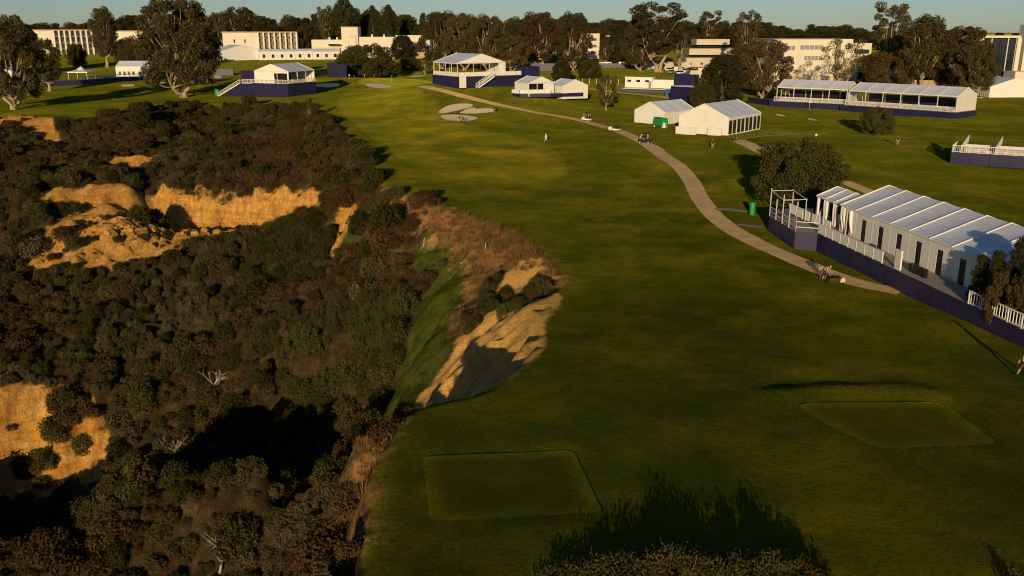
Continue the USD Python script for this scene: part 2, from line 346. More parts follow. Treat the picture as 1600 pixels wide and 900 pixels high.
# edge finger and notch
C((560, 690, -7), (535, 720, -13), (520, 745, -17), (548, 760, -12), (560, 800, -6), (555, 850, -6), (540, 880, -12))
C((640, 600, -7), (620, 630, -9.5), (680, 520, -5), (705, 450, -4), (650, 400, -4), (690, 365, -2), (660, 480, -7), (740, 400, -2.2), (790, 410, -1.5), (600, 345, -3.2), (640, 345, -2.0), (720, 480, -4.5), (700, 400, -3.2))
C((670, 612, -5.9), (700, 600, -4.9), (735, 585, -4.0), (770, 575, -3.0), (800, 568, -1.8), (745, 540, -3.0), (785, 535, -1.6), (815, 540, 0.1), (720, 560, -4.0), (760, 505, -2.6), (800, 490, -1.0), (835, 470, 0.5), (700, 620, -5.6), (740, 612, -4.0), (780, 597, -2.2))
C((775, 470, -2.8), (800, 440, -1.6), (840, 450, -0.9))
ctrl = np.array(ctrl)
edge_pts = np.c_[edge_d[::3], rise(edge_d[::3, 1])]
edge_pts = edge_pts[(edge_pts[:, 1] < 330) & (edge_pts[:, 0] > -220)]
allc = np.vstack([ctrl, edge_pts])
_, uq = np.unique(np.round(allc[:, :2], 1), axis=0, return_index=True)
allc = allc[np.sort(uq)]
rbf = RBFInterpolator(allc[:, :2], allc[:, 2], kernel='linear', smoothing=0.0)

def grow(a, step, f, end):
    o = [a]
    while abs(o[-1]) < abs(end):
        step *= f
        o.append(o[-1] + step)
    return o[1:]
GX = np.array(grow(-165, -0.9, 1.07, -2600)[::-1] + list(np.arange(-165, 75, 0.75)) + grow(75, 0.75, 1.06, 3000))
GY = np.array(list(np.arange(-160, 20, 5.0)) + list(np.arange(20, 190, 0.75)) + grow(190, 0.75, 1.03, 6000))
XX, YY = np.meshgrid(GX, GY)
P2 = np.c_[XX.ravel(), YY.ravel()]

def undulation(p):
    q = np.c_[p * 0.022, np.zeros(len(p))]
    r = np.c_[p * 0.08, np.ones(len(p)) * 5]
    return (fbm(q, 3, 11) - 0.5) * 1.5 + (fbm(r, 2, 12) - 0.5) * 0.26 + (fbm(np.c_[p * 0.33, np.ones(len(p)) * 8], 2, 13) - 0.5) * 0.11

inside = shapely.contains_xy(PLATEAU, P2[:, 0], P2[:, 1])
edge_line = LineString(edge_d)
near = (P2[:, 0] > -420) & (P2[:, 0] < 60) & (P2[:, 1] < 400)
dist = np.full(len(P2), 60.0)
dist[near] = shapely.distance(shapely.points(P2[near]), edge_line)
Z = rise(P2[:, 1]) + undulation(P2) * np.clip(dist / 12, 0, 1) * np.clip(1.4 - P2[:, 1] / 900, 0.1, 1)
canyon = ~inside
pc = P2[canyon]
warp = np.c_[(fbm(np.c_[pc * 0.35, np.zeros(len(pc))], 4, 21) - 0.5) * 2.2, (fbm(np.c_[pc * 0.35, np.ones(len(pc)) * 7], 4, 22) - 0.5) * 3.4]
flute_zone = shapely.unary_union([Polygon(W([(30, 296, -4.6), (250, 278, -4.4), (505, 288, -4.2), (520, 340, -6), (430, 372, -10.5), (40, 412, -12.5)])[:, :2]).buffer(1), Polygon(W([(-80, 596, -20.8), (165, 592, -20.8), (180, 690, -26), (120, 790, -30), (-80, 800, -31)])[:, :2]).buffer(1)])
fz = shapely.contains_xy(flute_zone, pc[:, 0], pc[:, 1])
fl = fbm(np.c_[pc[:, 0] * 0.75, pc[:, 1] * 0.06, np.ones(len(pc)) * 2], 3, 71)
warp[:, 1] += np.where(fz, (np.abs(fl - 0.5) * 3.6 - 0.45), 0)
fade = np.clip(dist[canyon] / 4, 0, 1)[:, None]
zc = rbf(pc + warp * fade)
zc += ((fbm(np.c_[pc * 0.12, np.zeros(len(pc))], 4, 31) - 0.5) * 2.2 + (fbm(np.c_[pc * 0.6, np.ones(len(pc))], 3, 32) - 0.5) * 1.1) * fade[:, 0]
talus = Polygon(W([(120, 318, -6.5), (250, 330, -8), (440, 345, -9.5), (420, 372, -11), (250, 390, -11.5), (140, 415, -13), (40, 410, -12.5)])[:, :2]).buffer(0)
bluff = Polygon(W([(-60, 608, -20.8), (160, 604, -20.8), (175, 690, -26), (120, 780, -30), (-60, 790, -31)])[:, :2]).buffer(0)
for pg, amp, sc_ in ((talus, 2.9, 0.85), (bluff, 2.6, 0.5)):
    k = shapely.contains_xy(pg, pc[:, 0], pc[:, 1])
    wgt = np.clip(shapely.distance(shapely.points(pc[k]), pg.boundary) / 2.0, 0, 1)
    nn = fbm(np.c_[pc[k] * [sc_ * 1.3, sc_], np.ones(k.sum()) * 3], 4, 61)
    zc[k] += (np.abs(nn - 0.5) * -2.4 + 0.35) * amp * wgt
scar = Polygon(W([(660, 628, -7), (700, 556, -4.8), (742, 500, -3.4), (800, 470, -1.6), (872, 448, 0), (846, 540, 0), (800, 586, 0), (745, 618, 0)])[:, :2]).buffer(0)
k = shapely.contains_xy(scar, pc[:, 0], pc[:, 1])
zc[k] += (np.abs(fbm(np.c_[pc[k] * [0.9, 0.5], np.ones(k.sum()) * 6], 4, 77) - 0.5) * -2.6 + 0.3) * np.clip(shapely.distance(shapely.points(pc[k]), scar.boundary) / 1.2, 0, 1)
Z[canyon] = np.minimum(zc, rise(pc[:, 1]) - 0.02)
# the ground swells up behind the bunkers
for (px, py, hh, sg) in ((738, 163, 6.0, 21.0), (510, 128, 1.2, 12.0), (594, 128, 1.2, 12.0), (200, 130, 1.0, 10.0)):
    c = gnd(px, py)[:2]
    Z += hh * np.exp(-((P2 - c) ** 2).sum(1) / (2 * sg * sg))
# teeing grounds: flat pads let into the slope
TEE1 = Polygon([gnd(*p)[:2] for p in ((672, 816), (942, 802), (896, 704), (660, 713))]).buffer(-0.5).buffer(0.5)
TEE2 = Polygon([gnd(*p)[:2] for p in ((1372, 697), (1562, 691), (1475, 624), (1240, 627), (1290, 660))]).buffer(-0.8).buffer(0.8)
for poly, zz in ((TEE1, -0.10), (TEE2, -0.06)):
    c = np.array(poly.centroid.coords[0])
    k = (np.abs(P2[:, 0] - c[0]) < 30) & (np.abs(P2[:, 1] - c[1]) < 30)
    d = shapely.distance(shapely.points(P2[k]), poly)
    A_ = np.c_[P2[k][d < 1] - c, np.ones((d < 1).sum())]
    pln = np.linalg.lstsq(A_, Z[k][d < 1], rcond=None)[0]
    base = (P2[k] - c) @ (pln[:2] - [0, 0.008]) + pln[2]
    w = np.clip(1 - d / 0.9, 0, 1)
    Z[k] = Z[k] * (1 - w) + (base + zz) * w
# the long low bank behind the second tee and the rolls of the lawn
bank = LineString([gnd(*p)[:2] for p in ((1205, 616), (1300, 606), (1400, 604), (1465, 613))])
k = (np.abs(P2[:, 0] - 18) < 30) & (np.abs(P2[:, 1] - 50) < 18)
d = shapely.distance(shapely.points(P2[k]), bank)
Z[k] += 0.20 * np.exp(-(d / 0.8) ** 2)
ZZ = Z.reshape(XX.shape)
_interp = RegularGridInterpolator((GY, GX), ZZ, bounds_error=False, fill_value=None)

def height(x, y):
    x, y = np.broadcast_arrays(np.asarray(x, float), np.asarray(y, float))
    return _interp(np.stack([y, x], -1))

def hit(px, py):                                   # first hit of a line of sight with the terrain
    r = ray(px, py)
    ts = np.concatenate([np.arange(25, 200, 0.1), np.arange(200, 1400, 0.4)])
    pts = np.array([0, 0, CAM_H]) + ts[:, None] * r
    below = pts[:, 2] < height(pts[:, 0], pts[:, 1])
    i = int(np.argmax(below)) if below.any() else len(ts) - 1
    return pts[i]

def on(px, py):                                    # the spot of the lawn under a pixel
    p = hit(px, py)
    return np.array([p[0], p[1], float(height(p[0], p[1]))])

ny, nx = XX.shape
idx = np.arange(ny * nx).reshape(ny, nx)
q = np.stack([idx[:-1, :-1], idx[:-1, 1:], idx[1:, 1:], idx[1:, :-1]], -1).reshape(-1, 4)
faces = np.vstack([q[:, [0, 1, 2]], q[:, [0, 2, 3]]])

def signed(poly_px, z, soft=6.0):
    p = Polygon(np.array([at(a[0], a[1], a[2] if len(a) > 2 else z) for a in poly_px])[:, :2]).buffer(0)
    out = np.full(len(P2), -soft)
    k = near.copy()
    pts = shapely.points(P2[k])
    d = shapely.distance(pts, p.boundary)
    s = np.where(shapely.contains_xy(p, P2[k][:, 0], P2[k][:, 1]), d, -d)
    out[k] = np.clip(s, -soft, soft)
    return out, p

swale, swale_p = signed([(590, 642, -9.5), (618, 565, -8), (648, 490, -7), (645, 420, -5.2), (648, 385, -4), (700, 350, -1.5), (735, 372, -2), (770, 395, -1.5), (735, 470, -4), (715, 540, -5), (668, 622, -7)], -5)
swale2, swale2_p = signed([(520, 395, -7), (535, 345, -4.2), (570, 330, -3), (575, 365, -5)], -4)
swale = np.maximum(swale, swale2)
rust, rust_p = signed([(600, 299, 0), (690, 322, 0), (748, 341, 0), (810, 364, 0), (862, 402, 0.2), (886, 440, 0.5), (830, 440, -1.5), (765, 425, -2), (735, 470, -4), (715, 540, -5), (700, 520, -5), (740, 425, -2.5), (690, 385, -2.8), (640, 350, -2.5), (590, 330, -2)], -1)
rust2, rust2_p = signed([(548, 700, -9), (570, 655, -6), (610, 634, -7), (665, 632, 0), (612, 690, 0), (585, 735, 0), (575, 860, 0), (572, 899, 0), (545, 899, -8), (548, 760, -10)], -4)
rust = np.maximum(rust, rust2)
sand1, sand_p = signed([(640, 630, -7), (700, 556, -4.8), (742, 500, -3.4), (800, 470, -1.6), (878, 446, 0.8), (874, 466, 0.8), (852, 497, 0.8), (850, 546, 0.9), (802, 592, 1.0), (745, 624, 1.0), (700, 628, 1.0)], -3)
sand2, sand2_p = signed([(775, 470, -2.6), (795, 420, -1.6), (850, 405, -0.3), (872, 435, 0), (830, 455, -1.2)], -1)
sandm = np.maximum(sand1, sand2)
cliffA, cliffA_p = signed([(35, 300, -4.6), (250, 281, -4.4), (500, 291, -4.2), (500, 335, -6), (435, 372, -10.5), (350, 380, -11), (250, 392, -11.5), (140, 415, -13), (40, 410, -12.5), (90, 350, -9.5), (120, 330, -8)], -8)
cliffB, cliffB_p = signed([(-60, 606, -20.8), (60, 600, -20.8), (130, 598, -20.8), (168, 640, -22), (162, 720, -26), (60, 770, -30), (-60, 790, -31)], -24)
ledge, ledge_p = signed([(-20, 203, -2.6), (70, 203, -2.8), (112, 228, -3.4), (95, 236, -3.6), (60, 220, -3.2), (-20, 216, -3)], -3)
ledge2, ledge2_p = signed([(172, 246, -4), (255, 241, -4), (258, 254, -4.2), (200, 266, -4.6), (172, 260, -4.5)], -4)
scarp, scarp_p = signed([(515, 360, -5), (528, 312, -3), (560, 305, -1.6), (555, 330, -3), (535, 350, -4.5)], -3)
gzy, gzx = np.gradient(ZZ, GY, GX)
steep = np.hypot(gzy, gzx).ravel()
bare = np.maximum.reduce([cliffA, cliffB, ledge, ledge2, scarp])
BARE = [cliffA_p, cliffB_p, ledge_p, ledge2_p, scarp_p, swale_p, swale2_p, sand_p, sand2_p]

g_mesh = trimesh.Trimesh(np.c_[P2, Z], faces, process=False)
soil_nodes = {
    'g': ('geometry', {}),
    'ae': ('attribute', {'attribute': 'edge'}), 'as': ('attribute', {'attribute': 'swale'}), 'ar': ('attribute', {'attribute': 'rust'}), 'an': ('attribute', {'attribute': 'sandy'}), 'ab': ('attribute', {'attribute': 'bare'}),
    'w': ('noise_texture', {'scale': 0.55, 'detail': 7.0, 'roughness': 0.7}), 'wm': ('math', {'math_type': 'multiply_add', 'value2': 5.0, 'value3': -2.5}),
    'n1': ('noise_texture', {'scale': 0.035, 'detail': 4.0, 'roughness': 0.6}), 'n2': ('noise_texture', {'scale': 0.45, 'detail': 6.0, 'roughness': 0.7}),
    'n3': ('noise_texture', {'scale': 4.0, 'detail': 5.0, 'roughness': 0.75}), 'n4': ('noise_texture', {'scale': 0.10, 'detail': 9.0, 'roughness': 0.72}),
    'gr': ('rgb_ramp', {'ramp': [(GRASS_RAMP[0], GRASS_D), (GRASS_RAMP[1], GRASS_L)]}),
    'gd': ('rgb_ramp', {'ramp': [(a, (b,) * 3) for a, b in DRY_RAMP]}),
    'gm': ('mix', {'mix_type': 'mix', 'color2': GRASS_DRY}),
    'f3': ('rgb_ramp', {'ramp': [(0.25, (0.5,) * 3), (0.75, (1.45,) * 3)]}), 'f2': ('rgb_ramp', {'ramp': [(0.3, (0.75,) * 3), (0.7, (1.22,) * 3)]}),
    # earth of the canyon: layered orange sandstone where it is bare, brown litter elsewhere
    'mp': ('mapping', {'scale': (0.12, 0.12, 1.1)}), 'st': ('noise_texture', {'scale': 1.0, 'detail': 6.0, 'roughness': 0.65}),
    'mv': ('mapping', {'scale': (1.6, 1.6, 0.16)}), 'sv': ('noise_texture', {'scale': 1.0, 'detail': 5.0, 'roughness': 0.65}),
    'sr': ('rgb_ramp', {'ramp': [(0.25, (0.30, 0.125, 0.022)), (0.42, (0.44, 0.215, 0.045)), (0.58, (0.50, 0.29, 0.085)), (0.8, (0.36, 0.165, 0.032))]}),
    'svr': ('rgb_ramp', {'ramp': [(0.3, (0.62,) * 3), (0.6, (1.12,) * 3)]}), 'sm': ('mix', {'mix_type': 'multiply', 'fac': 1.0}),
    'lr': ('rgb_ramp', {'ramp': [(0.3, (0.030, 0.021, 0.010)), (0.55, (0.06, 0.042, 0.018)), (0.75, (0.12, 0.074, 0.03))]}),
    'wr': ('rgb_ramp', {'ramp': [(0.3, (0.032, 0.055, 0.007)), (0.7, (0.085, 0.095, 0.016))]}),
    'rr': ('rgb_ramp', {'ramp': [(0.25, (0.13, 0.062, 0.026)), (0.5, (0.24, 0.125, 0.05)), (0.75, (0.34, 0.21, 0.09))]}),
    'dr': ('rgb_ramp', {'ramp': [(0.25, (0.44, 0.235, 0.06)), (0.5, (0.62, 0.375, 0.115)), (0.75, (0.50, 0.285, 0.08))]}),
    'c1': ('mix', {}), 'c2': ('mix', {}), 'c3': ('mix', {}), 'c4': ('mix', {}), 'c5': ('mix', {}), 'm2': ('mix', {'mix_type': 'multiply', 'fac': 1.0}), 'm3': ('mix', {'mix_type': 'multiply', 'fac': 1.0}),
    'hb': ('math', {'math_type': 'multiply_add', 'value2': 0.6}), 'b': ('bump', {'strength': 1.0, 'distance': 0.32}),
    'sh': ('math', {'math_type': 'multiply', 'value2': 0.22}), 'p': ('principled_bsdf', {'roughness': 0.95, 'specular_ior_level': 0.0, 'diffuse_roughness': 1.0, 'sheen_roughness': 0.45, 'sheen_tint': (0.62, 0.62, 0.06)})}
soil_links = [('g.position', k + '.vector') for k in ('w', 'n1', 'n2', 'n3', 'n4', 'mp', 'mv')]
soil_links += [('mp.vector', 'st.vector'), ('mv.vector', 'sv.vector'), ('w.fac', 'wm.value1'), ('n1.fac', 'gr.fac'), ('n4.fac', 'gd.fac'), ('gr.color', 'gm.color1'), ('gd.color', 'gm.fac'),
               ('st.fac', 'sr.fac'), ('sv.fac', 'svr.fac'), ('sr.color', 'sm.color1'), ('svr.color', 'sm.color2'), ('n2.fac', 'lr.fac'), ('n2.fac', 'wr.fac'), ('w.fac', 'rr.fac'), ('n2.fac', 'dr.fac'),
               ('n3.fac', 'f3.fac'), ('n2.fac', 'f2.fac')]
for i, (a, wdt, wob_) in enumerate((('ab', 0.8, 1.0), ('as', 2.0, 1.4), ('ae', 0.35, 0.35), ('ar', 1.8, 1.9), ('an', 0.5, 0.35))):
    soil_nodes[f'k{i}'] = ('math', {'math_type': 'multiply_add', 'value2': wob_})
    soil_nodes[f'r{i}'] = ('map_range', {'from_min': -wdt / 2, 'from_max': wdt / 2, 'to_min': 0.0, 'to_max': 1.0, 'clamp': True})
    soil_links += [('wm.value', f'k{i}.value1'), (a + '.fac', f'k{i}.value3'), (f'k{i}.value', f'r{i}.value'), (f'r{i}.result', f'c{i+1}.fac')]
soil_links += [('r2.result', 'sh.value1'), ('sh.value', 'p.sheen_weight'), ('lr.color', 'c1.color1'), ('sm.color', 'c1.color2'), ('c1.color', 'c2.color1'), ('wr.color', 'c2.color2'), ('c2.color', 'c3.color1'), ('gm.color', 'c3.color2'),
               ('c3.color', 'c4.color1'), ('rr.color', 'c4.color2'), ('c4.color', 'c5.color1'), ('dr.color', 'c5.color2'), ('c5.color', 'm2.color1'), ('f3.color', 'm2.color2'),
               ('m2.color', 'm3.color1'), ('f2.color', 'm3.color2'), ('m3.color', 'p.base_color'), ('sv.fac', 'hb.value1'), ('n3.fac', 'hb.value3'), ('hb.value', 'b.height'), ('b.normal', 'p.normal')]
M['soil'] = usdkit.material(stage, '/World/Looks/mesa_ground', soil_nodes, soil_links, surface='p.BSDF')
ground = surface('ground', g_mesh, M['soil'])
api = UsdGeom.PrimvarsAPI(ground)
sd = np.clip(np.where(inside, dist, -dist), -6, 6)
for nm, arr in (('edge', sd), ('swale', swale), ('rust', rust), ('sandy', sandm), ('bare', bare)):
    api.CreatePrimvar(nm, Sdf.ValueTypeNames.FloatArray, 'vertex').Set(Vt.FloatArray.FromNumpy(arr.astype(np.float32)))

# ---------------------------------------------------------------- sheets lying on the lawn
def smooth_poly(pts, n=3):
    p = np.asarray(pts, float)
    for _ in range(n):
        a, b = p, np.roll(p, -1, 0)
        p = np.stack([a * 0.75 + b * 0.25, a * 0.25 + b * 0.75], 1).reshape(-1, 2)
    return Polygon(p).buffer(0)

def sheet(name, poly, mat, up, res=1.5, kind='structure', soft=0.0):
    b = poly.segmentize(res).exterior
    pts = [np.array(b.coords)[:-1]]
    for h in poly.interiors:
        pts.append(np.array(LineString(h.coords).segmentize(res).coords)[:-1])
    x0, y0, x1, y1 = poly.bounds
    gx, gy = np.meshgrid(np.arange(x0, x1, res), np.arange(y0, y1, res))
    g = np.c_[gx.ravel(), gy.ravel()]
    g = g[shapely.contains_xy(poly.buffer(-res * 0.4), g[:, 0], g[:, 1])]
    v = np.vstack(pts + [g])
    t = Delaunay(v).simplices
    c = v[t].mean(1)
    t = t[shapely.contains_xy(poly, c[:, 0], c[:, 1])]
    a = np.cross(v[t[:, 1]] - v[t[:, 0]], v[t[:, 2]] - v[t[:, 0]])
    t[a < 0] = t[a < 0][:, ::-1]
    z = height(v[:, 0], v[:, 1]) + up
    sf = surface(name, trimesh.Trimesh(np.c_[v, z], t, process=False), mat, kind=kind)
    if soft:
        dd = shapely.distance(shapely.points(v), poly.boundary) / soft
        UsdGeom.PrimvarsAPI(sf).CreatePrimvar('inner', Sdf.ValueTypeNames.FloatArray, 'vertex').Set(Vt.FloatArray.FromNumpy(np.clip(dd, 0, 1).astype(np.float32)))
    return sf

def gpoly(pts, n=3):
    return smooth_poly([hit(*p)[:2] for p in pts], n)

def strip(pts, width):
    p = [hit(*q)[:2] for q in pts]
    # round the corners of the line
    p = np.array(p)
    for _ in range(2):
        p = np.vstack([p[:1], np.stack([p[:-1] * 0.75 + p[1:] * 0.25, p[:-1] * 0.25 + p[1:] * 0.75], 1).reshape(-1, 2), p[-1:]])
    return LineString(p).buffer(width / 2, cap_style='flat')

FAIR = gpoly([(545, 140), (610, 136), (655, 145), (690, 160), (700, 185), (760, 205), (850, 222), (893, 258), (870, 287), (770, 290), (660, 272), (590, 225), (552, 190), (520, 165)])
sheet('fairway', FAIR.difference(PLATEAU.boundary.buffer(2.5)).buffer(0), M['fairway'], 0.05, 1.2, soft=6.0)
sheet('putting_green', gpoly([(545, 128), (600, 122), (680, 124), (705, 130), (680, 137), (600, 138)]), M['green'], 0.09, 1.5, soft=4.0)
sheet('tee', TEE1, M['tee'], 0.04, 0.35, soft=0.9)
sheet('tee', TEE2, M['tee'], 0.04, 0.35, soft=1.2)
for pts in ([(683, 176), (700, 164), (738, 162), (740, 168), (720, 172), (690, 179)], [(684, 181), (712, 179), (748, 183), (744, 189), (700, 190)], [(712, 177), (740, 171), (772, 170), (774, 176), (735, 179)],
            [(722, 173), (742, 168), (744, 172), (728, 176)]):
    sheet('bunker', gpoly(pts), M['sand'], 0.10, 1.2)
for pts in ([(488, 133), (500, 131), (533, 130), (530, 136), (512, 137), (490, 136)], [(569, 131), (595, 131), (618, 136), (596, 139), (574, 136)], [(188, 133), (211, 132), (211, 136), (190, 136)],
            [(225, 135), (258, 128), (258, 131), (232, 138)], [(330, 119), (347, 118), (347, 124), (328, 124)], [(640, 119), (663, 118), (664, 120), (641, 121)], [(1212, 178), (1228, 181), (1226, 183), (1212, 181)], [(1262, 185), (1278, 188), (1276, 190), (1262, 188)],
            [(1487, 153), (1505, 153), (1503, 155), (1488, 155)], [(1520, 153), (1538, 152), (1535, 155)]):
    sheet('bunker', gpoly(pts), M['sand'], 0.10, 1.5)
MAIN = strip([(655, 135), (690, 143), (760, 160), (830, 175), (880, 183), (917, 190), (950, 200), (985, 213), (1012, 226), (1035, 243), (1065, 263), (1082, 285), (1090, 305), (1110, 333), (1140, 358), (1180, 380), (1230, 402), (1290, 427), (1340, 444), (1408, 457)], 2.5)
sheet('cart_path', MAIN, M['path'], 0.06, 1.0)
sheet('cart_path', gpoly([(1012, 224), (1030, 228), (1042, 240), (1056, 256), (1046, 258), (1024, 246), (1014, 234)]), M['path'], 0.075, 1.0)
sheet('cart_path', strip([(1152, 219), (1170, 227), (1192, 238), (1207, 244)], 3.0), M['path'], 0.06, 1.0)
sheet('cart_path', strip([(1318, 284), (1340, 293), (1365, 303)], 2.2), M['path'], 0.06, 1.0)
sheet('cart_path', strip([(1118, 328), (1140, 328), (1168, 332)], 1.6), M['gravel'], 0.07, 1.0)
sheet('cart_path', strip([(1152, 352), (1172, 354), (1192, 356)], 1.2), M['gravel'], 0.07, 1.0)
sheet('cart_path', strip([(838, 128), (885, 136), (930, 140), (980, 146), (1040, 152), (1062, 156)], 4.5), M['path'], 0.06, 1.5)
sheet('worn_track', strip([(1182, 204), (1225, 209), (1290, 209), (1370, 214), (1425, 215)], 0.8), M['track'], 0.06, 1.2)
sheet('worn_track', strip([(1466, 214), (1530, 216), (1600, 220)], 0.5), M['track'], 0.06, 1.2)
sheet('worn_track', strip([(1160, 217), (1200, 212), (1240, 209)], 0.9), M['track'], 0.06, 1.2)
sheet('worn_track', strip([(1370, 221), (1420, 226), (1478, 231)], 0.4), M['track'], 0.06, 1.2)
sheet('service_road', strip([(1020, 112), (1100, 116), (1200, 122)], 14), M['gravel'], 0.06, 3.0)
sheet('service_yard', Polygon(np.array([hit(*p)[:2] for p in ((960, 137), (1050, 137), (1052, 146), (975, 144))])), M['gravel'], 0.09, 2.0)
# ---------------------------------------------------------------- hospitality tents, decks, screens
def railing(parent, pts, h=1.05, step=1.6, mat='white', solid=False):
    """A rail of posts, two bars and (solid) infill panels along a line of points."""
    for a, b in zip(pts[:-1], pts[1:]):
        a, b = np.asarray(a, float), np.asarray(b, float)
        n = max(1, int(round(np.linalg.norm(b - a) / step)))
        up = np.array([0, 0, 1.0])
        mb = MB()
        for i in range(n + 1):
            p = a + (b - a) * i / n
            mb.bar(p, p + up * h, 0.09)
        mb.bar(a + up * h, b + up * h, 0.10); mb.bar(a + up * 0.12, b + up * 0.12, 0.07)
        mb.out(parent, 'railing', M[mat])
        for i in range(n):
            p, r = a + (b - a) * (i + 0.06) / n, a + (b - a) * (i + 0.94) / n
            k = MB()
            if solid:
                d = np.cross((r - p) / np.linalg.norm(r - p), up) * 0.02
                k.add([p + up * 0.16 - d, r + up * 0.16 - d, r + up * 0.16 + d, p + up * 0.16 + d, p + up * (h - 0.07) - d, r + up * (h - 0.07) - d, r + up * (h - 0.07) + d, p + up * (h - 0.07) + d], BOXF)
            else:
                m = max(3, int(np.linalg.norm(r - p) / 0.28))
                for j in range(m):
                    s = p + (r - p) * (j + 0.5) / m
                    k.bar(s + up * 0.12, s + up * h, 0.05)
            k.out(parent, 'rail_panel', M[mat])

def screen(parent, pts, h, step=2.5, thick=0.06, mat='navy', name='screen_panel'):
    for a, b in zip(pts[:-1], pts[1:]):
        a, b = np.asarray(a, float), np.asarray(b, float)
        L = np.linalg.norm((b - a)[:2]); n = max(1, int(round(L / step)))
        d = np.array([-(b - a)[1], (b - a)[0], 0]) / L * thick / 2
        for i in range(n):
            p, r = a + (b - a) * (i + 0.008) / n, a + (b - a) * (i + 0.992) / n
            bow = d * (0.6 if i % 2 else 1.4)
            v = [p - bow, r - bow, r + d, p + d]
            MB().add(v + [k + np.array([0, 0, h]) for k in v], BOXF).out(parent, name, M[mat])

def stairs(parent, p, q, width, n=10, mat='steel'):
    """A flight from the low point p to the high point q with side stringers and handrails."""
    p, q = np.asarray(p, float), np.asarray(q, float)
    d = q - p; a = np.array([-d[1], d[0], 0]); a = a / np.linalg.norm(a) * width / 2
    for i in range(n):
        s0, s1 = p + d * i / n, p + d * (i + 1) / n
        z = s1[2]
        v = [s0 - a, np.array([s1[0], s1[1], s0[2]]) - a, np.array([s1[0], s1[1], s0[2]]) + a, s0 + a]
        MB().add([k * [1, 1, 0] + [0, 0, z - 0.06] for k in v] + [k * [1, 1, 0] + [0, 0, z] for k in v], BOXF).out(parent, 'tread', M[mat])
    for s in (-1, 1):
        mb = MB(); mb.bar(p + a * s, q + a * s, 0.1, 0.3)
        mb.out(parent, 'stringer', M['white'])
        r = MB(); up = np.array([0, 0, 1.0])
        r.bar(p + a * s + up, q + a * s + up, 0.14)
        for i in range(0, n + 1, 2):
            r.bar(p + d * i / n + a * s, p + d * i / n + a * s + up, 0.08)
        r.bar(p + a * s + up * 0.55, q + a * s + up * 0.55, 0.07)
        r.out(parent, 'handrail', M['white'])

